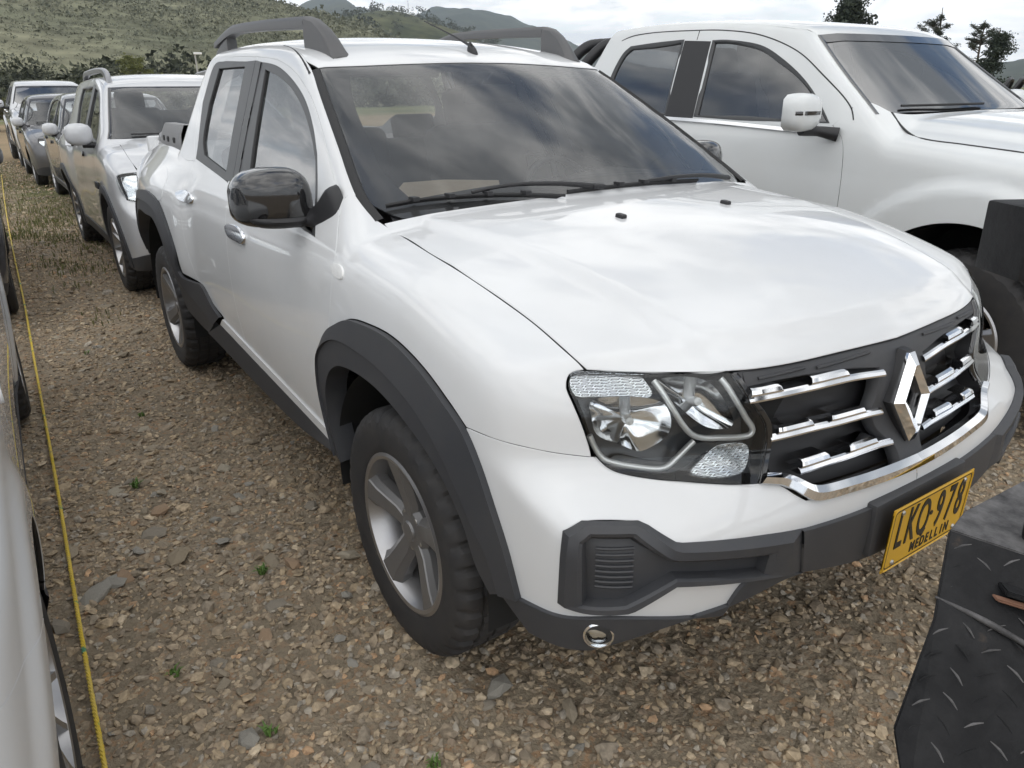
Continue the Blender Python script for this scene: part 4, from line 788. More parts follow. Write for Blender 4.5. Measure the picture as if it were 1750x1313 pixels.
def build_pickup(car, O_, body_m):
    S = B; c = {}
    dF = (.35,-1,.75); dS = (0,-1,.12); dC = (.12,-1,.5); dB = (.75,-.66,.06)
    H = O_
    # ---- hood (symmetric)
    hs, hf, hr = H['hood_side'], H['hood_front'][:-1]+[(.770,0,.926)], H['hood_rear'][:-1]+[(-.175,0,1.162)]
    hood = panel('hood', S, [hf[::-1], hs[::-1], hr, mx3(hr[::-1]), mx3(hs), mx3(hf)], (.12,0,1), body_m, car, res=.018, gap=.0025, flange=.02)
    # ---- fender
    dfe = (-.368,-.883,.812); hdl = H['head']; seam = [H['arch_out'][13]]+H['seam'][1:]
    lampside = [H['seam'][-1]]+[hdl[i] for i in (23,24,25,26,0,1,2)]+[hs[-1]]
    fender = panel('front_fender', S, [hs[::-1], [hs[0], H['trim'][-1], H['doorfront'][0]], H['doorfront'][:-1]+[dfe], [dfe]+H['arch_out'][6:14], seam, lampside], dF, body_m, car, res=.016, gap=.0034)
    rep = panel('side_repeater', S, H['repeater'], dS, M['clearp'], car, off=.006, gap=0, res=.012, flange=.007)
    # ---- doors
    ff = H['frontframe']; fframe = [[(-1.60,-.62,1.565)]+ff[0:6], [ff[5],ff[6],ff[7]], [ff[7],(-1.49,-.80,1.122)], [(-1.49,-.80,1.122),(-1.60,-.62,1.565)]]
    rf = H['rearframe']; rframe = [[rf[6],rf[0],rf[1]],[rf[1],(-1.71,-.62,1.567)], [(-1.71,-.62,1.567),(-1.545,-.80,1.122)], [(-1.545,-.80,1.122),rf[4]], [rf[4],rf[5],rf[6]]]
    sillt = H['sill_top']; split_low = [(-1.46,-.8,1.12),(-1.445,-.861,.943),(-1.43,-.872,.787),(-1.40,-.873,.64),(-1.345,-.869,.52)]
    top_split = (-1.575,-.613,1.581)
    dsp = [top_split, (-1.53,-.70,1.36), (-1.485,-.785,1.15)]+split_low[1:]
    eF = H['dooredgeF'][1:]
    fdoor = panel('front_door', S, [[top_split]+eF, [eF[-1], H['doorfront'][3]], H['doorfront'][3:-1]+[dfe], [dfe,H['arch_out'][5],H['arch_out'][4],(-.470,-.882,.655),(-.463,-.881,.59),(-.447,-.878,.51),(-.43,-.875,.465)], [(-.43,-.875,.465), sillt[2]], [sillt[2], sillt[1], dsp[-1]], dsp[::-1]], dS, body_m, car, gap=.0022,
                  holes=[fframe])
    eR = H['dooredgeR']
    rdoor = panel('rear_door', S, [eR[:-1]+[top_split], dsp, [dsp[-1], sillt[0]], [sillt[0]]+H['rdoor'][::-1]], dS, body_m, car, gap=.0022,
                  holes=[rframe])
    # black B-pillar trim and window frames
    ff = H['frontframe']; fg = H['frontglass']; rf = H['rearframe']; rg = H['rearglass']
    wF = panel('window_frame', S, fframe, dS, M['pillar'], fdoor, off=-.0015, gap=0, res=.016, holes=[[fg[:6], [fg[5],fg[6],fg[7]], [fg[7],fg[8]], [fg[8],fg[0]]]])
    gF = panel('door_glass', S, [fg[:6], [fg[5],fg[6],fg[7]], [fg[7],fg[8]], [fg[8],fg[0]]], dC, M['tint'], fdoor, off=-.012, gap=-.006, res=.02, flange=0)
    wR = panel('window_frame', S, rframe, dS, M['pillar'], rdoor, off=-.0015, gap=0, res=.016, holes=[[[rg[5],rg[0]], [rg[0],rg[1]], [rg[1],rg[2]], [rg[2],rg[3]], [rg[3],rg[4],rg[5]]]])
    gR = panel('door_glass', S, [[rg[5],rg[0]], [rg[0],rg[1]], [rg[1],rg[2]], [rg[2],rg[3]], [rg[3],rg[4],rg[5]]], dC, M['tint'], rdoor, off=-.012, gap=-.006, res=.02, flange=0)
    bp1 = panel('pillar_trim', S, [[(-1.575,-.62,1.567),(-1.488,-.80,1.128)], [(-1.488,-.80,1.128),(-1.43,-.80,1.128)], [(-1.43,-.80,1.128),(-1.505,-.62,1.556)], [(-1.505,-.62,1.556),(-1.575,-.62,1.567)]], dC, M['pillar'], fdoor, off=.002, gap=.001, res=.02)
    bp2 = panel('pillar_trim', S, [[(-1.71,-.62,1.567),(-1.60,-.80,1.128)], [(-1.60,-.80,1.128),(-1.495,-.80,1.128)], [(-1.495,-.80,1.128),(-1.582,-.62,1.567)], [(-1.582,-.62,1.567),(-1.71,-.62,1.567)]], dC, M['pillar'], rdoor, off=.002, gap=.001, res=.02)
    # ---- cab side / pillars
    tr = H['trim']
    roof_e = [tr[0], (-1.7,-.570,1.637), (-2.0,-.565,1.645), (-2.30,-.555,1.635)]
    crear = [(-2.30,-.555,1.635), (-2.345,-.64,1.52), (-2.395,-.715,1.36), (-2.425,-.785,1.20)]
    cside = panel('cab_side', S, [tr[::-1][1:], roof_e, crear, [crear[-1],(-2.30,-.79,1.165),eR[0]], eR[:-1]+[top_split], [top_split]+eF, [eF[-1], H['doorfront'][3]], H['doorfront'][3::-1][:-1]+[tr[-2]]], dC, body_m, car, gap=.0012, res=.016)
    # ---- bed side
    ra = H['rarch_out']; rax = [(-3.42,-.87,.60),(-3.36,-.88,.74),(-3.24,-.89,.87),(-3.09,-.9,.95)]+ra[1:6]+[(-2.19,-.9,.655)]
    bside = panel('bed_side', S, [[crear[-1],(-2.9,-.74,1.205),(-3.5,-.70,1.205),(-3.82,-.66,1.20)], [(-3.82,-.66,1.20),(-3.84,-.72,.9),(-3.80,-.72,.55)], [(-3.80,-.72,.55),rax[0]], rax, [rax[-1],ra[7]], [ra[7]]+H['rdoor'][5::-1], [H['rdoor'][0],(-2.30,-.79,1.165),crear[-1]]], (0,-1,.35), body_m, car, gap=.0016)
    fuel = panel('fuel_flap', S, [(a,b,cc) for a,b,cc in [(-2.74,-.86,1.05),(-2.70,-.83,1.105),(-2.55,-.83,1.11),(-2.42,-.86,1.07),(-2.40,-.905,.985),(-2.53,-.91,.972),(-2.68,-.89,1.0)]], (0,-1,.5), body_m, bside, off=.0025, gap=0, res=.018, flange=.006)
    # ---- cladding
    ao = [(-.425,-.874,.425),(-.447,-.878,.51),(-.463,-.881,.59),(-.470,-.882,.655)]+H['arch_out'][4:]
    am = [(-.400,-.874,.42),(-.425,-.878,.51),(-.445,-.881,.59),(-.450,-.882,.65)]+H['arch_mid'][4:]
    ai = [(-.365,-.873,.41),(-.392,-.877,.49),(-.405,-.879,.56),(-.396,-.883,.635),(-.352,-.886,.70)]+H['arch_in'][5:]
    arch = band('arch_cladding', S, [ao,ao,am,am,ai,ai], [0.0,.016,.024,.016,.016,-.05], M['plas'], car, 80)
    rin = [(-3.36,-.88,.56),(-3.29,-.88,.70),(-3.15,-.89,.81),(-2.98,-.9,.87)]+H['rarch_in'][1:]
    rout = rax[:-1]+[(-2.215,-.9,.655),(-2.05,-.9,.64)]+ra[7:]
    rmid = [tuple((np.array(a)*.55+np.array(b)*.45)) for a,b in zip(resample(crom(rout,.03),14),resample(crom(rin,.03),14))]
    rarch = band('arch_cladding', S, [rout,rout,rmid,rmid,rin,rin], [0.0,.014,.022,.016,.016,-.05], M['plas'], car, 80)
    sstrip = band('sill_strip', S, [sillt, sillt, H['sill_strip'], H['sill_strip']], [-.004,.006,.009,-.004], body_m, car, 30)
    sb = H['sill_bot']; sb2 = [(a,b,cc-.05) for a,b,cc in sb]
    sill = band('sill_cladding', S, [H['sill_strip'],H['sill_strip'],sb,sb,sb2], [-.002,.010,.020,.004,-.05], M['plas'], car, 30)
    # ---- handles
    def handle(P, nm='door_handle', par=None):
        o = panel(nm, S, P, dS, M['barchrome'], par, off=.015, gap=0, res=.012, flange=.016); return o
    handle([(-1.415,-.858,.972),(-1.36,-.856,.988),(-1.25,-.856,.990),(-1.185,-.858,.968),(-1.19,-.862,.945),(-1.26,-.862,.940),(-1.38,-.86,.946)], par=fdoor)
    handle([(-2.155,-.858,1.030),(-2.11,-.85,1.045),(-2.03,-.85,1.046),(-1.97,-.85,1.027),(-1.975,-.855,1.005),(-2.03,-.86,1.0),(-2.12,-.86,1.008)], par=rdoor)
    # ---- door mirror
    rows = []; 
    for t_, (yc, hx, hz, zc, xc) in zip(range(8), ((-.822,.030,.040,1.140,-.575),(-.836,.060,.070,1.160,-.580),(-.865,.078,.083,1.172,-.588),(-.92,.085,.086,1.175,-.60),(-.97,.082,.082,1.174,-.615),(-1.008,.068,.070,1.170,-.63),(-1.030,.042,.048,1.164,-.64),(-1.037,.010,.014,1.160,-.645))):
        ring = []
        for k in range(28):
            a = 2*math.pi*k/28; ca, sa = math.cos(a), math.sin(a); e_ = .62
            x_ = abs(ca)**e_*math.copysign(1,ca)*hx; z_ = abs(sa)**e_*math.copysign(1,sa)*hz
            if x_ < 0: x_ = max(x_, -.026-.2*hx)      # flat glass side
            ring.append((xc+x_-.055, yc+.018, zc+z_-.014))
        rows.append(ring)
    mir = loft('door_mirror', smooth_rows(rows,24), M['blackp'], car, closed_u=True, cap=True, auto=55)
    foot_rows = []
    for f, yy, hx, hz, xx, zz in ((0,-.775,.056,.082,-.480,1.122),(0,-.798,.054,.076,-.482,1.120),(0,-.822,.036,.046,-.502,1.114),(0,-.842,.026,.024,-.535,1.112),(0,-.88,.034,.018,-.565,1.106),(0,-.93,.038,.014,-.59,1.102)):
        foot_rows.append([(xx+hx*math.cos(a)-.055*min(1,max(0,(-.80-yy)/.06)), yy+.018*min(1,max(0,(-.80-yy)/.06)), zz+hz*math.sin(a)-.014*min(1,max(0,(-.80-yy)/.06))) for a in np.linspace(0,2*math.pi,20,endpoint=False)])
    foot = loft('mirror_foot', smooth_rows(foot_rows,18), M['plasd'], mir, closed_u=True, cap=True, auto=50)
    low_rows = []
    for yc, hx, zt, zb, xc in ((-.828,.050,1.140,1.098,-.575),(-.865,.080,1.140,1.088,-.588),(-.92,.088,1.140,1.086,-.60),(-.975,.082,1.140,1.092,-.617),(-1.012,.056,1.142,1.108,-.632),(-1.030,.02,1.144,1.126,-.64)):
        low_rows.append([(xc-.055+hx*math.cos(a)*(1 if math.cos(a)>0 else .55), yc+.018, (zt+zb)/2-.014+(zt-zb)/2*math.sin(a)) for a in np.linspace(0,2*math.pi,20,endpoint=False)])
    loft('mirror_base', smooth_rows(low_rows,18), M['plasd'], mir, closed_u=True, cap=True, auto=50)
    # ---- wheels and arch liners
    for x, st in ((0,0),(-2.829,0)):
        w = wheel(car, (x,-.775,.343), 'oroch', spin=0 if x == 0 else R(31))
        aa = np.linspace(R(-8),R(188),30); q_ = 0 if x == 0 else .075; wall = lambda rr,yy: [(x+(rr+q_)*math.cos(a), yy, .36+(rr+q_)*math.sin(a)) for a in aa]
        l = loft('wheel_housing', [wall(.425,-.868),wall(.43,-.60),wall(.42,-.42),[(x+.42*math.cos(a), -.40, .36) for a in aa]], M['under'], car)
        wm_ = w.copy(); COL.objects.link(wm_); wm_.location = (x,.775,.343); wm_.rotation_euler = (0,w.rotation_euler[1],math.pi)
        for ch in w.children: d_ = ch.copy(); COL.objects.link(d_); d_.parent = wm_
        mirror(l)
    # ---- front: lamps
    hl = headlamp(S, car, H)
    # ---- bumper halves
    fx = lambda z: (float(S.cast(np.array([[1.5,0,z]]), np.array([[-1.,0,0]]),0,2)[0][0]),0.,z)
    fogo = H['fog']; wl = H['whitelow']; bt = H['beamtop']
    chl = [(.786,-.453,.711),(.800,-.405,.700),(.812,-.375,.680),(.822,-.350,.664)]
    chl2 = [(.822,-.350,.664),(.845,-.237,.655),(.856,-.079,.648),fx(.647)]
    bump = panel('bumper_shell', S, [seam, [hdl[i] for i in (22,21,20,19,18,17,16,15,14)], chl, chl2, [fx(.647),fx(.605)], [fx(.605)]+bt[::-1], [bt[0],fogo[5],fogo[4],fogo[3],fogo[2],fogo[1],fogo[0]], [fogo[0],fogo[13],fogo[12]], [fogo[12],fogo[11],fogo[10],fogo[9],fogo[8],fogo[7]], [fogo[7],wl[5]], [wl[5],wl[4]], wl[4::-1], [wl[0]]+H['arch_out'][16:12:-1]], dB, body_m, car, res=.014, gap=.0)
    fogin = H['fogin']
    mid2 = lambda a,b,t=.5: tuple(np.array(a)*(1-t)+np.array(b)*t)
    Oc = [fogo[0],fogo[1],fogo[2],fogo[3],fogo[4],fogo[5],fogo[6],bt[2],(.852,-.37,.515),fogo[7],fogo[8],fogo[9],fogo[10],fogo[11],fogo[12],fogo[13]]
    Ic = [fogin[0],fogin[1],mid2(fogin[1],fogin[2],.85),fogin[2],fogin[3],fogin[4],mid2(fogin[4],fogin[5],.5),fogin[5],fogin[6],mid2(fogin[6],fogin[7],.5),fogin[7],mid2(fogin[8],fogin[9],.9),fogin[9],mid2(fogin[9],fogin[10],.85),fogin[10],mid2(fogin[0],fogin[10],.4)]
    def ring(f, off):
        K = [np.array(a)*(1-f)+np.array(b)*f for a,b in zip(Oc,Ic)]; P = []
        for a, b in zip(K, K[1:]+K[:1]): P += [a+(b-a)*t for t in np.linspace(0,1,8)[:-1]]
        P = np.array(P); db = np.array(dB)/np.linalg.norm(dB); Q = S.cast(P+db*.5, np.broadcast_to(-db,P.shape),0,1.2); b_ = np.isnan(Q[:,0]); Q[b_] = P[b_]; return Q+S.grad(Q)*off
    surr = loft('fog_surround', [ring(-.03,-.012),ring(0,.003),ring(.42,.017),ring(.86,.015),ring(1.,.009),ring(1.02,-.022)], M['plas'], car, closed_u=True, auto=22)
    pocket = panel('fog_pocket', S, [[fogin[0],fogin[1],fogin[2]],[fogin[2],fogin[3],fogin[4]],[fogin[4],fogin[5]],[fogin[5],fogin[6]],[fogin[6],fogin[7]],[fogin[7],fogin[8],fogin[9]],[fogin[9],fogin[10]],[fogin[10],fogin[0]]], dB, M['plas'], surr, off=-.016, gap=-.006, res=.014, flange=0)
    for k in range(8):
        zz = .565+.0115*k; P = np.array([(.70,-.800,zz),(.745,-.745,zz)]); P = resample(P,6); Q = S.cast(P+np.array([.75,-.66,0])*.4, np.broadcast_to(-np.array([.75,-.66,0]),(6,3)),0,.8,0,-.013)
        tube('vent_slat', Q, .003, M['plas'], pocket, n=6)
    fl = lathe('fog_lamp', [(0,-.006),(.012,-.005),(.020,-.002),(.0235,.001),(.026,-.006),(.030,-.004),(.030,.03)], M['chromed'], surr, 28); fl.location = (.716,-.800,.462); fl.rotation_euler = (0,0,R(52))
    lamplens = lathe('lamp_lens', [(0,-.010),(.015,-.009),(.026,-.006)], M['lens'], fl, 28)
    beam = panel('bumper_beam', S, [[fx(.605)]+bt[:1:-1], [bt[2],(.852,-.37,.515)], [(.852,-.37,.515),(.861,-.159,.473),fx(.462)], [fx(.462),fx(.605)]], dB, M['plas'], car, off=.012, gap=.001, res=.02, flange=.04)
    arc_lo = H['arch_in'][-1]
    apron = panel('bumper_apron', S, [wl[:-1], [wl[4],wl[5],(.835,-.46,.53)],[(.835,-.46,.53),(.852,-.37,.51)], H['apron_bot'][::-1], [H['apron_bot'][0],H['arch_in'][-2]], [H['arch_in'][-2],H['arch_mid'][-1],wl[0]]], dB, M['plas'], car, off=.010, gap=0, res=.018, flange=.03)
    bm = bmesh.new(); box(bm, (.872,0,.553), (.035,.37,.128), None, .008); blk = bm_obj('plate_block', bm, M['plas'], car)
    # ---- grille
    gi = [hdl[i] for i in (7,8,9,10,11,12,13,14)]
    inner = [(a+.004,b+.012,cc) for a,b,cc in gi]
    grL = [[(.770,0,.926)]+hf[::-1][1:6]+[inner[0]], inner, [inner[-1]]+chl[1:], chl2, ]
    grout = [[(.770,0,.924)]+hf[::-1][1:5]+[(.703,-.462,.922)], inner[1:-1], [inner[-2],(.80,-.405,.712)]+chl[2:], chl2]
    full = [hf[::-1][1:5]+[(.703,-.460,.922)], inner[1:-1], [inner[-2]]+chl[1:], chl2+mx3(chl2[::-1])[1:], mx3(([inner[-2]]+chl[1:])[::-1]), mx3(inner[1:-1][::-1]), mx3((hf[::-1][1:5]+[(.703,-.460,.922)])[::-1]), [mx3([hf[::-1][1]])[0], (.770,0,.924), hf[::-1][1]]]
    gr = panel('grille', S, full, (1,0,0), M['plasd'], car, off=-.055, gap=.002, res=.025, flange=0)
    Q = np.vstack([crom(e,.02)[:-1] for e in full]); g_ = S.grad(Q); loft('grille_wall', [Q-g_*.002, Q-g_*.06], M['plasd'], gr, closed_u=True)
    boxo('radiator', (.675,0,.735), (.09,.84,.40), M['under'], gr, bev=.02)
    # dark upper frame and centre spine
    uf = [[(.770,0,.924)]+hf[::-1][1:5]+[(.703,-.460,.922)], [(.703,-.460,.922),(.722,-.452,.897)], [(.722,-.452,.897),(.755,-.345,.902),(.785,-.186,.896),(.79,-.085,.880)], [(.79,-.085,.880),(.81,-.10,.82),(.82,-.115,.79),(.825,-.10,.75),(.85,-.05,.70),(.852,-.045,.664)], [(.852,-.045,.664),(.853,0,.664)], [(.853,0,.664),(.770,0,.924)]]
    frame = panel('grille_frame', S, uf, (1,-.1,.1), M['plas'], gr, off=-.006, gap=.0, res=.014, flange=.03); mirror(frame)
    col = panel('grille_surround', S, [inner, [inner[-1], hdl[14]], [hdl[i] for i in (14,13,12,11,10,9,8,7)], [hdl[7], inner[0]]], (.9,-.4,.1), M['blackp'], gr, off=.001, gap=.0012, res=.01); mirror(col)
    # embossed panels in the upper frame
    for ya, yb, za, zb in ((-.415,-.30,.9085,.9135),(-.27,-.105,.9085,.9135)):
        P = resample(np.array([(.76,ya,za),(.77,yb,zb)]),8); Q = S.cast(P*[0,1,1]+np.array([1.4,0,0]), np.broadcast_to(np.array([-1.,0,0]),(8,3)),0,1,0,-.004)
        t_ = tube('grille_rib', Q, .0035, M['plas'], gr, n=6); mirror(t_)
    def bar(P, teeth):
        Pn = resample(crom(P,.02), 24)
        def sect(Q, z0, z1, o0, o1):
            Q = S.cast(Q*[0,1,1]+np.array([1.4,0,0]), np.broadcast_to(np.array([-1.,0,0]),(len(Q),3)),0,1.2,0,0.)
            dn = np.array([1.,0,0])
            hh_ = z1-z0; return [Q+[o0-.03,0,z0], Q+[o0,0,z0], Q+[o0+.0005,0,z0+hh_*.30], Q+[o0-.0035,0,z0+hh_*.80], Q+[o1-.007,0,z1], Q+[o1-.04,0,z1]]
        o = loft('chrome_bar', sect(Pn,-.007,.006,.003,.002), M['barchrome'], gr, auto=20); mirror(o)
        for a, b in teeth:
            i0, i1 = int(a*23), max(int(b*23), int(a*23)+2); Qp = Pn[i0:i1+1].copy(); 
            rows = sect(Qp, .0055, .0195, .001, -.003); 
            rows = [r.copy() for r in rows]
            for q_, r in enumerate(rows):
                k = min(q_,4)/4; r[0] = r[0]*(1-.0)+0; r[0][1] += .012*k; r[-1][1] -= .010*k
            t_ = loft('chrome_tooth', rows, M['barchrome'], o, auto=20, cap=False); mirror2(t_, o)
    def mirror2(t_, o):
        c_ = t_.copy(); COL.objects.link(c_); c_.parent = gr; c_.scale = (1,-1,1)
    bar([(.734,-.448,.873),(.758,-.345,.876),(.770,-.288,.877),(.785,-.186,.877),(.798,-.078,.868)], ((.02,.24),(.40,.70)))
    bar([(.764,-.402,.788),(.784,-.296,.791),(.795,-.236,.790),(.805,-.142,.789),(.81,-.085,.785)], ((.06,.36),(.52,.84)))
    bar([(.798,-.350,.716),(.811,-.268,.718),(.82,-.209,.718),(.826,-.118,.718),(.831,-.062,.714)], ((.02,.32),(.48,.84)))
    # chrome lower strip
    lo_, hi_ = chl+chl2[1:], [(.782,-.430,.726),(.797,-.385,.717),(.808,-.355,.700),(.815,-.335,.688),(.838,-.227,.680),(.848,-.068,.675),(.85,0,.674)]
    st = []
    for cv, oo in ((lo_,.0),(lo_,.010),(None,.016),(hi_,.008),(hi_,-.02)):
        P = resample(crom(lo_,.02),40)*.5+resample(crom(hi_,.02),40)*.5 if cv is None else resample(crom(cv,.02),40)
        Q = S.cast(P*[0,1,1]+np.array([1.4,0,0]), np.broadcast_to(np.array([-1.,0,0]),(40,3)),0,1.2,0,0.); st.append(Q+S.grad(Q)*oo)
    cs = loft('chrome_strip', st, M['chrome'], gr, auto=40); mirror(cs)
    # diamond emblem: faceted open lozenge on a dark bezel
    ex, ez, hw, hh = .829, .803, .072, .099
    ang = math.atan2(.05,.2)
    def loz(sx, sz, x_, tr_=.16):
        pts = [(0-hw*sx*tr_, hh*sz),(hw*sx*tr_, hh*sz),(hw*sx,0),(hw*sx*tr_,-hh*sz),(-hw*sx*tr_,-hh*sz),(-hw*sx,0)]
        return [(ex+x_-.18*zz, yy, ez+zz) for yy,zz in pts]
    def solid(name, rows, m):
        o = loft(name, rows, m, gr, closed_u=True, auto=10); return o
    em = solid('emblem', [loz(.97,.98,-.02), loz(1.,1.,-.004), loz(.70,.74,.009,.13), loz(.40,.48,.001,.1), loz(.38,.46,-.02,.1)], M['chrome'])
    bz = loft('emblem_bezel', [loz(1.06,1.045,-.03), loz(1.04,1.03,-.012), loz(.97,.98,-.010), loz(.2,.2,-.010)], M['plasd'], em, closed_u=True, auto=10)
    # ---- number plate
    build_plate(car)
    # ---- windscreen, frit, roof, cowl, wipers
    ws, wt = H['ws_side'], H['ws_top'][:-1]+[(-.892,0,1.542)]
    wsfull = [ws[::-1][1:], wt, mx3(wt[::-1]), mx3(ws[:-1]), [mx3([ws[-2]])[0], (-.255,.66,1.122), (-.205,.40,1.146), (-.178,0,1.156), (-.205,-.40,1.146), (-.255,-.66,1.122), ws[-2]]]
    screen = panel('windscreen', S, wsfull, (.45,0,1), M['glass'], car, off=-.004, gap=.001, res=.03, flange=0)
    inset = lambda f: None
    # frit border: ring between outline and a smaller outline, just under the glass
    win = [[(-.32,-.62,1.158),(-.45,-.640,1.225),(-.60,-.615,1.312),(-.75,-.583,1.398),(-.905,-.528,1.482)], [(-.905,-.528,1.482),(-.865,-.40,1.497),(-.845,-.2,1.505),(-.842,0,1.508),(-.845,.2,1.505),(-.865,.40,1.497),(-.905,.528,1.482)], [(-.905,.528,1.482),(-.75,.583,1.398),(-.60,.615,1.312),(-.45,.640,1.225),(-.32,.62,1.158)], [(-.32,.62,1.158),(-.27,.40,1.178),(-.25,0,1.19),(-.27,-.40,1.178),(-.32,-.62,1.158)]]
    fr = panel('screen_frit', S, wsfull, (.45,0,1), M['frit'], screen, off=-.0075, gap=.001, res=.03, flange=0, holes=[win])
    roofp = panel('roof', S, [wt[::-1], [wt[0], tr[3], tr[2], tr[1], tr[0]], roof_e, [roof_e[-1],(-2.325,0,1.64),mx3([roof_e[-1]])[0]], mx3(roof_e[::-1]), mx3([wt[0], tr[3], tr[2], tr[1], tr[0]][::-1]), mx3(wt)], (.15,0,1), body_m, car, res=.03, gap=.003, flange=.012)
    seal = []
    P = resample(crom([tuple(np.array(a)*.5+np.array(b)*.5) for a,b in zip(tr[4:], [ws[0],ws[1],ws[2],ws[3],ws[4],ws[5],ws[6]])],.02),40)
    g_ = S.grad(P); P = P+g_*.001; dd = np.gradient(P,axis=0); dd /= np.linalg.norm(dd,axis=1)[:,None]; sd_ = np.cross(dd,g_)
    sl_ = loft('screen_seal', [P-sd_*.017-g_*.006, P-sd_*.013+g_*.001, P+sd_*.009+g_*.001, P+sd_*.014-g_*.006], M['rubber_and_gap_shade'], screen, auto=60); mirror(sl_)
    P = resample(crom([tr[0],tr[1],tr[2],tr[3],tr[4]],.02),20); g_ = S.grad(P); dd = np.gradient(P,axis=0); dd /= np.linalg.norm(dd,axis=1)[:,None]; sd_ = np.cross(dd,g_)
    ds = loft('roof_ditch', [P-sd_*.003*0-g_*.004, P+g_*.002+sd_*np.linspace(.001,.010,20)[:,None], P-g_*.004+sd_*np.linspace(.003,.018,20)[:,None]], M['rubber_and_gap_shade'], roofp, auto=60); mirror(ds)
    # cowl
    cw = panel('cowl', S, [[(-.285,-.70,1.115),(-.225,-.45,1.140),(-.18,0,1.158),(-.225,.45,1.140),(-.285,.70,1.115)], [(-.285,.70,1.115),(-.345,.69,1.155)], [(-.345,.69,1.155),(-.30,.45,1.19),(-.265,0,1.205),(-.30,-.45,1.19),(-.345,-.69,1.155)], [(-.345,-.69,1.155),(-.285,-.70,1.115)]], (.4,0,1), M['plasd'], car, off=-.014, gap=0, res=.03, flange=.02)
    def wiper(path, arm):
        n = len(path); P = S.cast(np.array(path)*[1,1,0]+np.array([0,0,1.6]), np.broadcast_to(np.array([0,0,-1.]),(n,3)),0,1,0,0.); g_ = S.grad(P)
        w = tube('wiper', P+g_*.012, .0045, M['rubber_and_gap_shade'], car, n=6, step=.02)
        loft('wiper_rubber', [crom(P+g_*.012,.03), crom(P+g_*.001,.03)], M['rubber_and_gap_shade'], w)
        Q = S.cast(np.array(arm)*[1,1,0]+np.array([0,0,1.6]), np.broadcast_to(np.array([0,0,-1.]),(len(arm),3)),0,1,0,0.); g2 = S.grad(Q)
        h_ = np.linspace(.012,.030,len(arm))[::-1][:,None]
        tube('wiper_arm', Q+g2*(.018+.012*np.sin(np.linspace(0,math.pi,len(arm))))[:,None], [.009,.007,.006,.005], M['plasd'], w, n=8)
        for f in (.2,.4,.6,.8):
            k = f*(n-1); q = np.array([np.interp(k,range(n),(P+g_*.012)[:,i]) for i in range(3)]); boxo('wiper_clip', q+g_[int(k)]*.006, (.03,.02,.012), M['plasd'], w, bev=.002)
    wiper(H['wiperR'], [(-.168,-.06,0),(-.20,-.22,0),(-.232,-.36,0),(-.254,-.47,0)])
    wiper(H['wiperL'], [(-.228,.57,0),(-.200,.42,0),(-.184,.26,0),(-.178,.12,0)])
    for yy in (-.215,.195):
        q = S.cast(np.array([[.092,yy,2.]]), np.array([[0,0,-1.]]),0,2)[0]; o = boxo('washer_jet', (0,0,0), (.030,.020,.014), M['plasd'], car, bev=.006, seg=3); o.location = q+[0,0,.003]; o.rotation_euler = (0,R(6),0)
    # ---- roof rail and aerial
    build_rails(car)
    q = S.cast(np.array([[-.985,.0,2.]]), np.array([[0,0,-1.]]),0,2)[0]
    ab = loft('aerial', [[(q[0]+.03*f*math.cos(a)-.012*(1-f), .016*f*math.sin(a), q[2]-.004+hh_+.010*math.cos(a)*-1) for a in np.linspace(0,2*math.pi,16,endpoint=False)] for f,hh_ in ((1,-.01),(.95,.008),(.75,.022),(.45,.03),(.1,.032))], M['plasd'], car, closed_u=True, cap=True, auto=50)
    tube('aerial_rod', [(q[0]-.01,0,q[2]+.022),(q[0]-.15,0,q[2]+.068),(q[0]-.36,0,q[2]+.130)], [.006,.003,.0022], M['plasd'], ab, n=8)
    # ---- interior, underbody, bed
    build_cabin(car); 
    boxo('underbody', (-1.60,0,.42), (3.9,1.30,.20), M['under'], car, bev=.03)
    boxo('engine_bay', (.22,0,.68), (.78,1.0,.48), M['under'], car, bev=.05)
    # bed liner with rail caps
    cap = []
    for xx in np.linspace(-2.46,-3.80,14):
        yo = float(S.side(xx, 1.17))-.035; f = 1.0 if xx < -2.6 else (.0+1*(2.46+ -xx-2.46+0)/.14 if False else 1)
        ht = .105 if xx > -3.05 else .03+.075*max(0,(xx+3.2)/.15) if xx > -3.2 else .03
        cap.append([(xx,-yo-.006,1.195),(xx,-yo+.002,1.205+ht*.6),(xx,-yo+.02,1.205+ht),(xx,-yo+.075,1.205+ht),(xx,-yo+.085,1.19),(xx,-yo+.085,.9)])
    rc = loft('bed_rail_cap', cap, M['cap'], car, auto=35)
    for xx in (-2.62,-2.78,-2.93):
        yo = float(S.side(xx,1.17))-.035
        k_ = boxo('cap_slot', (xx,-yo+.004,1.235), (.05,.02,.03), M['rubber_and_gap_shade'], rc, bev=.008)
    for o in (rc,):
        m_ = o.copy(); COL.objects.link(m_); m_.parent = car; m_.scale = (1,-1,1)
    boxo('bed_floor', (-3.15,0,.85), (1.40,1.35,.04), M['plasd'], car, bev=.01)
    boxo('tailgate', (-3.80,0,.93), (.07,1.38,.56), body_m, car, bev=.02)
    boxo('rear_bumper', (-3.88,0,.52), (.14,1.5,.2), M['plas'], car, bev=.03)
    bw = panel('cab_back', S, [[(-2.36,-.55,1.56),(-2.45,-.74,1.24)],[(-2.45,-.74,1.24),(-2.45,.74,1.24)],[(-2.45,.74,1.24),(-2.36,.55,1.56)],[(-2.36,.55,1.56),(-2.36,-.55,1.56)]], (-1,0,.2), body_m, car, gap=0, res=.05, flange=.01, holes=[[(-2.36,-.50,1.52),(-2.36,.50,1.52),(-2.43,.62,1.30),(-2.43,-.62,1.30)]])
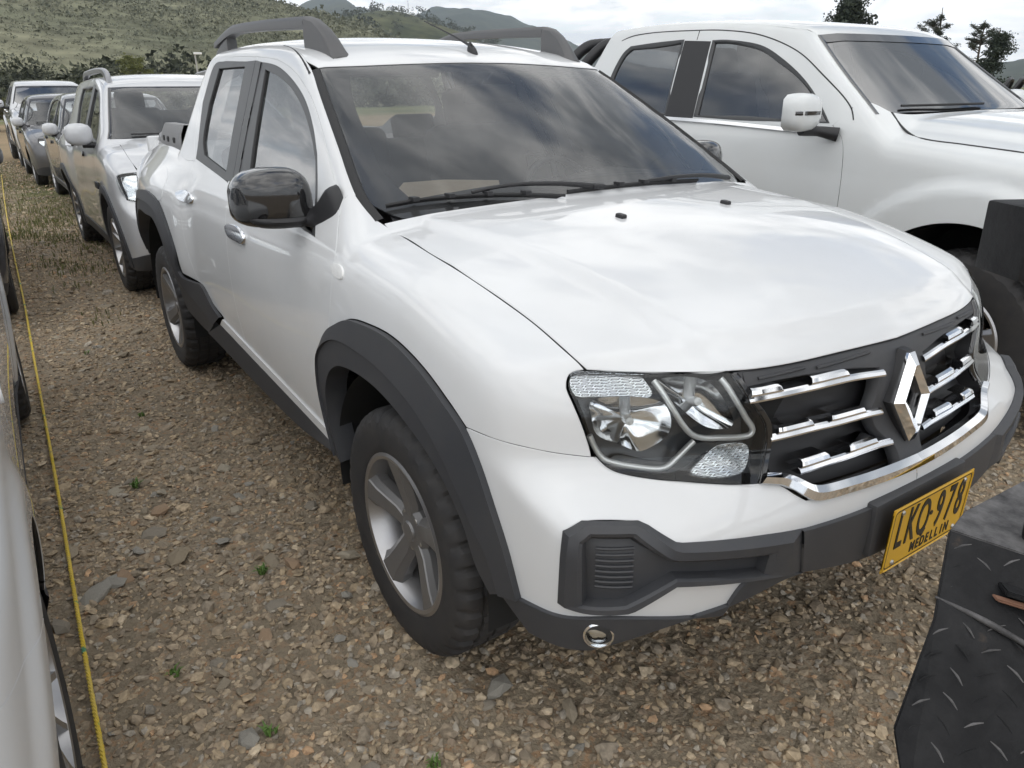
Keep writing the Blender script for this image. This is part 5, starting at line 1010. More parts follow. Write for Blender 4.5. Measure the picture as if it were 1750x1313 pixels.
    panel('rear_window', S, [(-2.36,-.50,1.52),(-2.36,.50,1.52),(-2.43,.62,1.30),(-2.43,-.62,1.30)], (-1,0,.2), M['glass'], bw, gap=0, res=.06, flange=0)
    # ---- mirrored right -> left
    for o in (fender, rep, fdoor, rdoor, cside, bside, arch, rarch, sstrip, sill, mir, hl, bump, surr, beam, apron): mirror_tree(o, car)
def mirror_tree(o, car):
    c = o.copy(); COL.objects.link(c); c.parent = car; c.scale = (1,-1,1)
    def rec(a, b):
        for ch in list(a.children):
            d = ch.copy(); COL.objects.link(d); d.parent = b; rec(ch, d)
    rec(o, c); return c
def text_mesh(body, size, m, parent, name, loc, rot, depth=.001, sx=1., bold=0):
    cu = bpy.data.curves.new(name, 'FONT'); cu.body = body; cu.size = size; cu.align_x = 'CENTER'; cu.align_y = 'CENTER'; cu.extrude = depth; cu.offset = bold; cu.resolution_u = 4
    t = bpy.data.objects.new(name+'_tmp', cu); COL.objects.link(t); dg = bpy.context.evaluated_depsgraph_get(); me = bpy.data.meshes.new_from_object(t.evaluated_get(dg)); bpy.data.objects.remove(t)
    me.materials.clear(); me.materials.append(m); o = bpy.data.objects.new(name, me); COL.objects.link(o); o.parent = parent; o.location = loc; o.rotation_euler = rot; o.scale = (sx,1,1); return o
def build_plate(car):
    w, h, x0, z0, tilt = .330, .160, .913, .533, R(2)
    bm = bmesh.new(); box(bm, (0,0,0), (.0022,w,h), None, 0)
    pl = bm_obj('number_plate', bm, M['plate'], car, smooth=False); pl.location = (x0,0,z0); pl.rotation_euler = (0,tilt,0)
    # rounded raised rim and black line
    def rr(ww, hh, r, x_):
        P = []
        for cx_, cz_, a0 in ((ww/2-r,hh/2-r,0),(-ww/2+r,hh/2-r,90),(-ww/2+r,-hh/2+r,180),(ww/2-r,-hh/2+r,270)):
            P += [(x_, cx_+r*math.cos(R(a0+t)), cz_+r*math.sin(R(a0+t))) for t in (0,30,60,90)]
        return P
    loft('plate_rim', [rr(w,h,.012,-.001), rr(w,h,.012,.0022), rr(w-.005,h-.005,.010,.0036), rr(w-.010,h-.010,.009,.0014)], M['plate'], pl, closed_u=True, auto=25)
    loft('plate_line', [rr(w-.013,h-.013,.009,.0018), rr(w-.018,h-.018,.008,.0019)], M['platek'], pl, closed_u=True)
    rot = (R(90),0,R(90))
    gl = {'L':(-.124,),'K':(-.080,),'O':(-.031,),'9':(.036,),'7':(.081,),'8':(.124,)}
    for ch, (yy,) in gl.items():
        text_mesh(ch, .132, M['platek'], pl, 'plate_character', (.0016,yy,.014), rot, .0012, .47, .0012)
    boxo('plate_character', (.0016,-.019,-.024), (.0022,.007,.022), M['platek'], pl, Matrix.Rotation(R(-35),3,'X'), 0)
    for k, ch in enumerate('MEDELLIN'): text_mesh(ch, .036, M['platek'], pl, 'plate_letter', (.0016,-.052+.0205*k,-.051), rot, .0008, .72, .0008)
    sd = lathe('plate_seal', [(0,-.0010),(.0042,-.0010),(.0058,-.0012),(.0058,0)], M['platek'], pl, 20); sd.location = (.0018,.0,.02); sd.rotation_euler = (0,0,R(90))
    for yy, zz in ((-.128,.063),(.128,.063),(-.128,-.063),(.128,-.063)):
        s_ = lathe('plate_screw', [(0,-.004),(.004,-.004),(.0065,-.001),(.0065,0)], M['steel'], pl, 12); s_.location = (.001,yy,zz); s_.rotation_euler = (0,0,R(90))
def build_rails(car):
    # side view profile of the rail: (x, z_top, z_bottom, y, half width)
    st = [(-1.012,1.560,1.556,-.500,.034),(-1.04,1.590,1.558,-.503,.033),(-1.075,1.625,1.565,-.507,.031),(-1.12,1.660,1.575,-.512,.029),(-1.17,1.686,1.585,-.517,.027),(-1.235,1.700,1.598,-.523,.025)]
    S = B
    def zr(x, y): return float(S.cast(np.array([[x,y,2.2]]), np.array([[0,0,-1.]]),0,2)[0][2])
    def sect(x, zt, zb, y, hw): return [(x,y-hw,zb),(x,y-hw*1.0,zb+(zt-zb)*.55),(x,y-hw*.85,zt-.010),(x,y-hw*.45,zt-.001),(x,y+hw*.45,zt-.001),(x,y+hw*.85,zt-.010),(x,y+hw,zb+(zt-zb)*.55),(x,y+hw,zb)]
    foot = loft('roof_rail', [sect(x,zt,zr(x,y)-.012,y,hw) for x,zt,zb,y,hw in st], M['rail'], car, cap=True, auto=40)
    bars = []
    for x in np.linspace(-1.237,-2.335,16):
        f = (x+1.237)/(-1.098); y = -.523-.030*math.sin(min(1,f*1.2)*math.pi/2); zt = 1.700+.026*math.sin(f*math.pi*.62)-.075*max(0,f-.72)**1.3*3; th = .043-.008*f
        bars.append(sect(x,zt,zt-th,y,.023))
    loft('rail_bar', bars, M['rail'], foot, cap=True, auto=40, closed_u=True)
    xr = -2.20; yr = -.55
    loft('rear_foot', [sect(x,1.70-.06*max(0,(-2.15-x)/.18),zr(x,yr)-.012,yr,.022) for x in np.linspace(-2.13,-2.335,6)], M['rail'], foot, cap=True, closed_u=True, auto=40)
    m_ = foot.copy(); COL.objects.link(m_); m_.parent = car; m_.scale = (1,-1,1)
    for ch in list(foot.children): d = ch.copy(); COL.objects.link(d); d.parent = m_
def rbox(name, c, s, m, parent, rot=None, bev=.04): return boxo(name, c, s, m, parent, rot, bev, 4)
def build_cabin(car, yw=.72):
    rot = Matrix.Rotation(R(-14),3,'Y')
    for yy in (-.36,.36):
        rbox('seat', (-1.18,yy,.62), (.50,.50,.18), M['seat'], car, None, .05)
        sb = rbox('seat_back', (-1.50,yy,.98), (.15,.50,.66), M['seat'], car, rot, .06)
        rbox('headrest', (-1.61,yy,1.375), (.09,.26,.17), M['seat'], sb, rot, .04)
        for q in (-.06,.06): tube('headrest_post', [(-1.60,yy+q,1.24),(-1.605,yy+q,1.34)], .006, M['chrome'], sb, n=8)
    rb = rbox('rear_bench', (-2.20,0,.92), (.16,1.25,.60), M['seat'], car, rot, .05)
    for yy in (-.40,.40): rbox('headrest', (-2.27,yy,1.27), (.08,.24,.13), M['seat'], rb, rot, .03)
    # dashboard: rounded loft across the car
    rows = []
    for yy in np.linspace(-yw,yw,13):
        hood_ = .035*math.exp(-((yy-.36)/.17)**2)
        rows.append([(-.34,yy,1.04),(-.40,yy,1.118),(-.50,yy,1.136+hood_*.6),(-.62,yy,1.142+hood_),(-.70,yy,1.11+hood_*.5),(-.74,yy,1.0),(-.72,yy,.80),(-.60,yy,.60)])
    da = loft('dashboard', rows, M['dash'], car, auto=60)
    sw = lathe('steering_wheel', [(.178+.015*math.cos(a), .015*math.sin(a)) for a in np.linspace(0,2*math.pi,11)], M['plasd'], car, 40, auto=80)
    sw.location = (-.90,.36,1.02); sw.rotation_euler = (0,0,R(90)); sw.rotation_euler = Matrix.Rotation(R(24),3,'Y').to_4x4().to_euler() if False else (R(-24),0,R(90))
    for a in (0,120,240): 
        t_ = tube('steering_spoke', [(0,0,0),(.17*math.cos(R(a+90)),0,.17*math.sin(R(a+90)))], .014, M['plasd'], sw, n=6)
    rbox('wheel_hub', (0,.01,0), (.12,.05,.10), M['plasd'], sw, None, .02)
    rm = rbox('rear_view_mirror', (-.87,0,1.435), (.03,.22,.065), M['plasd'], car, None, .012)
    rbox('sun_visor', (-1.03,-.33,1.52), (.16,.34,.02), M['liner'], car, Matrix.Rotation(R(14),3,'Y'), .008); rbox('sun_visor', (-1.03,.33,1.52), (.16,.34,.02), M['liner'], car, Matrix.Rotation(R(14),3,'Y'), .008)
    rbox('console', (-.95,0,.62), (.5,.2,.3), M['dash'], car, None, .04)
    rbox('floor', (-1.45,0,.46), (2.0,1.45,.06), M['under'], car, None, .02)
    # roof lining
    P = []
    for x in np.linspace(-1.02,-2.30,10):
        P.append([(x,y,float(B.roofc(x))-.030-.085*y*y-.25*abs(y)**4) for y in np.linspace(-.60,.60,9)])
    loft('headliner', P, M['liner'], car)

# ------------------------------------------------------------------ other parked vehicles
def T3(S, pts):     # plan points -> on the surface from above
    P = np.array([(x,y,3.) for x,y in pts]); return [tuple(q) for q in S.cast(P, np.broadcast_to(np.array([0,0,-1.]),P.shape),0,4)]
def L3(S, pts):     # side-view points -> on the right-hand surface
    P = np.array([(x,-2.2,z) for x,z in pts]); Q = S.cast(P, np.broadcast_to(np.array([0,1.,0]),P.shape),0,3.)
    for i in range(len(Q)):
        if np.isnan(Q[i,0]): Q[i] = (pts[i][0], -float(S.side(pts[i][0],pts[i][1])), pts[i][1])
    return [tuple(q) for q in Q]
def arc(xc, zc, r, a0, a1, n=12): return [(xc+r*math.cos(R(a)), zc+r*math.sin(R(a))) for a in np.linspace(a0,a1,n)]
def gen_car(car, S, sp, pm):
    g = lambda k, d=None: sp.get(k, d)
    xf, xb, xr, xt = sp['x']                # door front, door split, rear door end, tail
    (xa, za, ra), (xa2, za2, ra2) = sp['arch']; z0 = sp['sill']; bz = sp['belt']; res = g('res', .03); gp = g('gap', .002)
    belt = lambda x: float(np.interp(x, *zip(*bz)))
    fine = g('fine', True); detail = {}
    # screen edge (right) from cowl corner to roof
    edge = []
    for z in np.linspace(sp['cowl'], sp['wstop'], 8):
        y = .7
        for _ in range(6): x = float(S.screen(y, z)); y = float(S.side(x, z))-.048
        edge.append((x,-y,z))
    c0 = edge[0]
    hood_rear = T3(S, [(float(S.screen(y,sp['cowl']+.005))+.012,-y) for y in np.linspace(-c0[1]-.01,0,6)])
    hx1 = sp['hoodf']; ys = lambda x: float(S.side(x, float(S.hoodc(x))-.06))-g('hoodw',.10)
    hs_x = np.linspace(c0[0]+.02, hx1, 8); hside = [hood_rear[0]]+T3(S, [(x,-ys(x)) for x in hs_x[1:]]); hw = -hside[-1][1]
    if 'hside' in sp: hside = T3(S, sp['hside']); hood_rear[0] = hside[0]; hw = -hside[-1][1]
    hfront = []
    zf = hside[-1][2]
    for y in np.linspace(hw, 0, 7)[1:]:
        z_ = sp['hoodz']+(zf-sp['hoodz'])*(y/hw)**2; hfront.append((float(S.front(y,z_))-.012,-y,z_))
    hfront = [hside[-1]]+hfront
    hood = panel('hood', S, [hside, hfront, mx3(hfront[::-1]), mx3(hside[::-1]), mx3(hood_rear), hood_rear[::-1]], (.15,0,1), pm, car, res=res, gap=gp, flange=.02)
    # lamp
    lamp = sp['lamp3'] if 'lamp3' in sp else [(float(S.front(-y,z)),y,z) for y,z in sp['lamp']]
    lamp = [tuple(q) for q in S.cast(np.array([(.8*1.2+x,-.6*1.2+y,z) for x,y,z in lamp]), np.broadcast_to(np.array([-.8,.6,0]),(len(lamp),3)),0,2.4)]
    lb = panel('headlamp', S, lamp, (.8,-.6,0), M['chromed'], car, off=-.02, gap=.004, res=res, flange=0)
    panel('lens', S, lamp, (.8,-.6,0), M['lens'], lb, off=.001, gap=.002, res=res, flange=.012)
    lc = np.array(lamp).mean(0)
    if fine: panel('lamp_bowl', S, [tuple(lc+(np.array(p_)-lc)*.5) for p_ in lamp], (.8,-.6,0), M['chrome'], lb, off=-.012, gap=0, res=res, flange=.006)
    iout = g('lamp_out', 0); iin = g('lamp_in', 2); ibo = g('lamp_low', 3)   # indices: outer top corner, outer bottom corner, inner bottom
    # fender
    sa_ = g('sang',30); a_up = L3(S, arc(xa,za,ra,180-g('adeg',-8),sa_,16)); mid_ = (np.array(a_up[-1])+np.array(lamp[ibo]))/2; mid_ = S.cast((mid_+np.array([.5,-.9,0]))[None], np.array([[-.486,.874,0.]]),0,2.)[0]; sp8 = resample(crom([a_up[-1],tuple(mid_),lamp[ibo]],.02),9); sp8 = S.cast(sp8+np.array([.5,-.9,0]), np.broadcast_to(np.array([-.486,.874,0.]),sp8.shape),0,2.); seam = [a_up[-1]]+[tuple(q) for q in sp8[1:-1]]+[lamp[ibo]]
    P_ap = [hside[0], edge[1], tuple(L3(S,[(xf-.10,belt(xf)+.05)])[0])]
    dl = L3(S, [(xf-.02,belt(xf)-.02),(xf+.02,.85),(xf,.65),(xa-ra*math.cos(R(8)),za+.05)]) if xf+.0 < xa-ra else L3(S, [(xf-.02,belt(xf)-.02),(xf,.80),(xf, za+ra*math.sin(math.acos(min(1,(xa-xf)/ra))))])
    a_dn = [q for q in L3(S, arc(xa,za,ra,172,sa_,16))]
    fend = panel('front_fender', S, [hside[::-1], P_ap, [P_ap[-1]]+dl[:-1]+[a_dn[0]], a_dn, seam, [lamp[ibo]]+[lamp[i] for i in g('lamp_side',[])]+[lamp[iout]], [lamp[iout], hside[-1]]], (.3,-1,.7), pm, car, res=res, gap=gp)
    # doors
    sill_y = lambda xs: L3(S, [(x,z0+.10) for x in xs])
    ra_up = L3(S, arc(xa2,za2,ra2,5,172,18))
    d1 = [P_ap[-1]]+dl[:-1]+[a_dn[0]]
    split = L3(S, [(xb,belt(xb)),(xb+.015,.75),(xb+.03,z0+.10)])
    fd = panel('front_door', S, [d1, [a_dn[0]]+sill_y([xa-ra-.02,(xa-ra+xb)/2,xb+.03]), split[::-1], L3(S,[(xb,belt(xb)),((xb+xf)/2,belt((xb+xf)/2))])+[P_ap[-1]]], (0,-1,.2), pm, car, res=res, gap=gp)
    rr = L3(S, [(xr,belt(xr)),(xr+.03,.80)])
    bed = g('bed')
    if bed:
        rr = L3(S, [(xr,belt(xr)),(xr+.02,.8),(xr+.03,z0+.10)])
        rd = panel('rear_door', S, [split, sill_y([xb+.03,xr+.03]), rr[::-1], L3(S,[(xr,belt(xr)),(xb,belt(xb))])], (0,-1,.2), pm, car, res=res, gap=gp)
        bs = panel('bed_side', S, [L3(S,[(xr-.12,bed),(xt+.05,bed)]), L3(S,[(xt+.05,bed),(xt+.05,.55)]), [L3(S,[(xt+.05,.55)])[0],ra_up[-1]], ra_up[::-1], [ra_up[0]]+sill_y([xr-.03]), L3(S,[(xr-.03,z0+.1),(xr-.10,.8),(xr-.12,bed)])], (0,-1,.2), pm, car, res=res, gap=gp)
        quarter = bs
    else:
        ang = math.degrees(math.acos(max(-1,min(1,(xr+.06-xa2)/ra2)))); ru1 = L3(S, arc(xa2,za2,ra2,5,ang,8)); ru2 = L3(S, arc(xa2,za2,ra2,ang,172,12))
        rr = rr+[ru1[-1]]
        rd = panel('rear_door', S, [split, sill_y([xb+.03,xa2+ra2+.01])+[ru1[0]], ru1, rr[::-1], L3(S,[(xr,belt(xr)),(xb,belt(xb))])], (0,-1,.2), pm, car, res=res, gap=gp)
        quarter = panel('quarter_panel', S, [rr, ru2, [ru2[-1]]+L3(S,[(xt+.10,.45)]), L3(S,[(xt+.10,.45),(xt+.06,.75),(xt+.16,belt(xt+.16))]), L3(S,[(xt+.16,belt(xt+.16)),(xr,belt(xr))])], (0,-1,.2), pm, car, res=res, gap=gp)
    # greenhouse side with window openings
    zr = lambda x: float(S.roofc(x)); xq = sp['roofend']
    redge = T3(S, [(x, -(float(S.side(x, zr(x)-.09))-.035)) for x in np.linspace(edge[-1][0]-.12, xq, 8)])
    lowx = np.linspace(xq-.02 if not bed else xr-.13, xf-.10, 10)
    lowl = L3(S, [(x,belt(x) if x < xf-.11 else belt(xf)+.05) for x in lowx]); lowl[-1] = P_ap[-1]
    back = [redge[-1]]+L3(S, [(xq-.03*k+(lowx[0]-xq)*k/3, zr(xq)+(belt(lowx[0])-zr(xq))*k/3) for k in (1,2)])+[lowl[0]]
    wins = []
    for key in ('fglass','rglass','qglass'):
        if key in sp: wins.append((key, [[q for q in L3(S, e_)] for e_ in sp[key]]))
    cs = panel('cab_side', S, [edge[1:]+[redge[0]], redge, back, lowl, [P_ap[-1], edge[1]]], (.1,-1,.4), pm, car, res=res, gap=gp*.6, holes=[w for _, w in wins])
    gm_ = sp.get('glassm', M['tint2'])
    for key, w in wins:
        par = fd if key == 'fglass' else rd if key == 'rglass' else cs
        panel('door_glass', S, w, (.1,-1,.4), gm_, par, off=-.012, gap=-.004, res=res*1.4, flange=0)
        Q = np.vstack([crom(e_,.03)[:-1] for e_ in w]); n_ = S.grad(Q); cen = Q.mean(0); inn = (cen-Q); inn -= n_*np.sum(inn*n_,1)[:,None]; inn /= np.linalg.norm(inn,axis=1)[:,None]
        loft('window_frame', [Q-inn*.012+n_*.0015, Q+inn*.004+n_*.002, Q+inn*.016-n_*.004, Q+inn*.016-n_*.016], M['pillar'], par, closed_u=True, auto=40)
    if 'bpill' in sp:
        pb = L3(S, sp['bpill']); panel('pillar_trim', S, [[pb[0],pb[1]],[pb[1],pb[2]],[pb[2],pb[3]],[pb[3],pb[0]]], (.1,-1,.4), g('pillm', M['pillar']), fd, off=.0025, gap=0, res=res)
    for hx, hz in g('handles', [(xb+.16, belt(xb)-.13),(xr+.16, belt(xr)-.12)]):
        P = L3(S, [(hx-.10,hz+.012),(hx,hz+.02),(hx+.10,hz+.012),(hx+.10,hz-.012),(hx,hz-.018),(hx-.10,hz-.012)]); panel('door_handle', S, P, (0,-1,0), g('handlem', pm), fd if hx > xb else rd, off=.02, gap=0, res=res, flange=.022)
    # roof, screen
    wt = [edge[-1]]+[(float(S.screen(y,sp['wstop']+.012)),-y,sp['wstop']+.012) for y in np.linspace(-edge[-1][1]*.8,0,5)]
    wst = T3(S, [(q[0],q[1]) for q in wt]); wst[0] = edge[-1]
    rear_r = T3(S, [(xq, redge[-1][1]*k) for k in (1,.5,0)]); rear_r[0] = redge[-1]
    roof = panel('roof', S, [wst[::-1], [edge[-1], redge[0]], redge, rear_r, mx3(rear_r[::-1]), mx3(redge[::-1]), mx3([redge[0],edge[-1]]), mx3(wst)], (.1,0,1), pm, car, res=res*1.4, gap=gp, flange=.012)
    low = [(q[0]-.02,q[1],q[2]) for q in hood_rear]; wl_ = [edge[0]]+T3(S,[(q[0]-.015,q[1]) for q in hood_rear[1:]])
    scr = panel('windscreen', S, [edge, wst, mx3(wst[::-1]), mx3(edge[::-1]), mx3(wl_), wl_[::-1]], (.5,0,1), sp.get('screenm', M['glass']), car, off=-.004, gap=.001, res=res*1.5, flange=0)
    E_ = np.array(edge); gE = S.grad(E_); dd = np.gradient(E_,axis=0); dd /= np.linalg.norm(dd,axis=1)[:,None]; sd_ = np.cross(dd,gE)
    sg = -1 if sd_[3][1] < 0 else 1     # towards centre is +y on this side
    sl_ = loft('screen_seal', [E_-sg*sd_*.010+gE*.0015, E_+sg*sd_*.006+gE*.002, E_+sg*sd_*.016-gE*.004], M['frit'], scr, auto=60); c_ = sl_.copy(); COL.objects.link(c_); c_.parent = scr; c_.scale = (1,-1,1)
    WT = np.array(wst+mx3(wst[::-1])[1:]); gW = S.grad(WT); loft('screen_band', [WT+gW*.001, WT+np.array([.05,0,-.035])-gW*.002], M['frit'], scr)
    panel('cowl', S, [[(q[0]-.004,q[1],q[2]) for q in wl_], [(q[0]-.004,-q[1],q[2]) for q in wl_[::-1]], [(q[0]-.07,-q[1],q[2]+.05) for q in wl_], [(q[0]-.07,q[1],q[2]+.05) for q in wl_[::-1]]], (.5,0,1), M['plasd'], car, off=-.012, gap=0, res=res*1.5, flange=0)
    P = np.array([(q[0]-.035,q[1],q[2]) for q in T3(S,[(a-.022,b) for a,b in [(wl_[1][0],wl_[1][1]),(wl_[3][0],wl_[3][1]),(wl_[5][0],wl_[5][1])]])]); tube('wiper', P+np.array([.035,0,.012]), .006, M['rubber_and_gap_shade'], car, n=6)
    # bumper
    zl = sp.get('bumplow', .26); inn_b = lamp[iin]
    gb = [inn_b]+[(float(S.front(y,inn_b[2]-.02)),-y,inn_b[2]-.02) for y in np.linspace(-inn_b[1]*.9,0,4)]
    lowc = [(float(S.front(y,zl)),-y,zl) for y in np.linspace(0,.72,6)]; afr = L3(S, arc(xa,za,ra,sa_,-14,9))
    bump = panel('bumper_shell', S, [[a_up[-1]]+seam[1:], [lamp[i] for i in sp['lamp_bot']], gb, [gb[-1], lowc[0]], lowc+[afr[-1]], afr[::-1]], (.75,-.66,.05), pm, car, res=res, gap=gp*.5)
    lowb = panel('bumper_apron', S, [[(float(S.front(y,zl+.14)),-y,zl+.14) for y in np.linspace(0,.70,6)]+[afr[-3]], [afr[-3],afr[-1]], [afr[-1]]+lowc[::-1], [lowc[0],(float(S.front(0,zl+.14)),0,zl+.14)]], (.75,-.66,.05), M['plas'], bump, off=.004, gap=0, res=res, flange=.01)
    # grille between the lamps
    zt_, zb_ = sp['grille']; yg = sp.get('grilley', .40)
    gl_ = [(float(S.front(y,zt_)),y,zt_) for y in np.linspace(-yg,yg,7)]; gl2 = [(float(S.front(y,zb_)),y,zb_) for y in np.linspace(yg*.92,-yg*.92,7)]
    gr = panel('grille', S, [gl_, [gl_[-1],gl2[0]], gl2, [gl2[-1],gl_[0]]], (1,0,0), M['plasd'], car, off=.003, gap=0, res=res, flange=.02)
    for k in range(3):
        z_ = zb_+(zt_-zb_)*(k+.5)/3; P = np.array([(float(S.front(y,z_))+.006,y,z_) for y in np.linspace(-yg*.9,yg*.9,13)]); loft('grille_bar', [P+[0,0,-.012],P+[.008,0,-.006],P+[.008,0,.006],P+[0,0,.012]], M['chrome'] if g('chromegrille',1) else M['plas'], gr)
    # sill, wheels, housings, underbody
    P1 = L3(S, [(x,z0+.10) for x in np.linspace(xa-ra,xa2+ra2,10)]); P2 = L3(S, [(x,z0) for x in np.linspace(xa-ra,xa2+ra2,10)])
    sl2 = loft('sill', [np.array(P1)+[0,.0,0], np.array(P1)+[0,-.006,-.01], np.array(P2)+[0,-.004,0], np.array(P2)+[0,.06,-.01]], g('sillm', M['plas']), car, auto=40)
    tr_, tw, trim_ = sp['tyre']; ty = sp['track']
    for x in (xa, xa2):
        w = wheel(car, (x,-ty,tr_), g('wheelk','six'), rad=tr_, wid=tw, rimr=trim_, simple=g('simplewheel', False), rim_m=g('rimm'), spin=R(12 if x == xa else 40), steer=g('steer',0) if x == xa else 0)
        wm_ = w.copy(); COL.objects.link(wm_); wm_.location = (x,ty,tr_); wm_.rotation_euler = (0,w.rotation_euler[1],math.pi)
        for ch in w.children: d_ = ch.copy(); COL.objects.link(d_); d_.parent = wm_
        aa = np.linspace(R(-8),R(188),24); q = ra-.01; yo = float(S.side(x,za+ra))-.05; wall = lambda rr_,yy: [(x+rr_*math.cos(a), yy, za+rr_*math.sin(a)) for a in aa]
        l = loft('wheel_housing', [wall(q,-yo),wall(q+.01,-ty+.15),wall(q,-.42),[(x+q*math.cos(a),-.40,za) for a in aa]], M['under'], car); c_ = l.copy(); COL.objects.link(c_); c_.parent = car; c_.scale = (1,-1,1)
    if 'clad' in sp:      # plastic arch trims
        for (xc, zc, rc) in sp['arch']:
            o_ = L3(S, arc(xc,zc,rc+sp['clad'],190,-10,24)); i_ = L3(S, arc(xc,zc,rc-.005,190,-10,24)); m_ = L3(S, arc(xc,zc,rc+sp['clad']*.5,190,-10,24))
            b_ = band('arch_cladding', S, [o_,o_,m_,i_,i_], [0,.012,.018,.014,-.05], M['plas'], car, 40); c_ = b_.copy(); COL.objects.link(c_); c_.parent = car; c_.scale = (1,-1,1)
    boxo('underbody', ((xa+xa2)/2,0,z0+.10), (xa-xa2+1.2,1.2,.2), M['under'], car, bev=.03)
    boxo('tail', (xt+.12,0,.75), (.12,1.3,.75), pm, car, bev=.05)
    boxo('cabin_floor', ((xf+xr)/2-.2,0,z0+.25), (abs(xr-xf)+.8,1.4,.05), M['under'], car, bev=.01)
    cz = sp['cowl']-.06
    rows = [[(c0[0]-.02,yy,cz-.08),(c0[0]-.12,yy,cz),(c0[0]-.30,yy,cz+.01),(c0[0]-.42,yy,cz-.05),(c0[0]-.44,yy,cz-.4)] for yy in np.linspace(-.70,.70,7)]; loft('dashboard', rows, M['dash'], car, auto=60)
    rot = Matrix.Rotation(R(-14),3,'Y')
    for yy in (-.36,.36):
        sb = rbox('seat_back', (xb+.0,yy,cz-.05), (.15,.48,.65), M['seat'], car, rot, .06); rbox('headrest', (xb-.10,yy,cz+.33), (.09,.25,.17), M['seat'], sb, rot, .04)
    rbox('rear_bench', (xr-.25,0,cz-.08), (.16,1.2,.62), M['seat'], car, rot, .05)
    # door mirror
    mxx, myy, mzz, msc = sp['mirror']; rows = []
    for yc, hx, hz in ((0,.03,.04),(-.02,.06,.07),(-.06,.078,.083),(-.11,.082,.086),(-.155,.078,.08),(-.185,.055,.06),(-.198,.02,.025)):
        ring = []
        for k in range(24):
            a = 2*math.pi*k/24; ca, sa = math.cos(a), math.sin(a); x_ = abs(ca)**.65*math.copysign(1,ca)*hx; z_ = abs(sa)**.65*math.copysign(1,sa)*hz; x_ = max(x_, -.3*hx)
            ring.append((mxx+x_*msc+.10*yc, myy+yc*msc, mzz+z_*msc))
        rows.append(ring)
    mi = None if g('nomirror') else loft('door_mirror', rows, g('mirm', pm), car, closed_u=True, cap=True, auto=50)
    if mi: tube('mirror_foot', [(mxx+.10,myy+.07,mzz-.10*msc),(mxx+.03,myy+.01,mzz-.085*msc),(mxx,myy-.08,mzz-.075*msc)], [.034,.024,.030], M['plasd'], mi, n=10)
    if g('indicator'):
        loft('mirror_indicator', [[(mxx+hx_*msc+.10*yc_+dx_, myy+yc_*msc, mzz+dz_) for yc_,hx_ in ((-.045,.071),(-.08,.080),(-.11,.0815),(-.14,.0795),(-.165,.069),(-.185,.052))] for dx_,dz_ in ((-.006,-.014),(.0035,-.010),(.0035,.006),(-.006,.010))], M['frit'], mi, auto=60)
    def seam_strip(pts, w=.0035, nm='door_seam', par=cs, mt=M['rubber_and_gap_shade']):
        P = crom(pts,.03); gP = S.grad(P); tn = np.gradient(P,axis=0); tn /= np.linalg.norm(tn,axis=1)[:,None]; sv = np.cross(tn,gP); loft(nm, [P-sv*w-gP*.001, P-sv*w*.8+gP*.0012, P+sv*w*.8+gP*.0012, P+sv*w-gP*.001], mt, par, auto=60)
    for pts in g('seams', []): seam_strip(pts)
    if 'hside' in sp: seam_strip(hside, .007, 'hood_seam', hood)
    if 'repeater' in sp:
        P = L3(S, [(sp['repeater'][0]+a, sp['repeater'][1]+b) for a,b in ((-.035,.012),(0,.018),(.035,.012),(.035,-.012),(0,-.018),(-.035,-.012))]); rp = panel('side_repeater', S, P, (0,-1,0), M['clearp'], car, off=.006, gap=0, res=.012, flange=.007); mirror_tree(rp, car)
    if g('rails'):
        zz = lambda x, y: float(T3(S,[(x,y)])[0][2])
        x0_, x1_ = sp['rails']; rr_ = []
        for k, x in enumerate(np.linspace(x0_,x1_,16)):
            f = k/15; y = -(float(S.side(x,zr(x)-.09))-.09); h = .075*min(1,(f/.08)**.7,((1-f)/.10)**.7)+.004; zb2 = zz(x,y)-.006 if (f < .12 or f > .9) else zz(x,y)+.035*min(1,(f-.1)/.08,(.92-f)/.08)*1.0
            zt2 = zz(x,y)+h; w_ = .022
            rr_.append([(x,y-w_,zb2),(x,y-w_,zt2-.012),(x,y-w_*.5,zt2),(x,y+w_*.5,zt2),(x,y+w_,zt2-.012),(x,y+w_,zb2)])
        rl = loft('roof_rail', rr_, g('railm', M['alloy']), car, closed_u=True, cap=True, auto=40); c_ = rl.copy(); COL.objects.link(c_); c_.parent = car; c_.scale = (1,-1,1)
    for o in (fend, fd, rd, quarter, cs, lb, bump, sl2, mi):
        if o: mirror_tree(o, car)
    return dict(fd=fd, rd=rd, cs=cs, bump=bump)
car = root('pickup_truck', 'white double cab pickup with black wheel arch cladding and yellow plate', 'pickup truck')
build_pickup(car, O, M['white'])
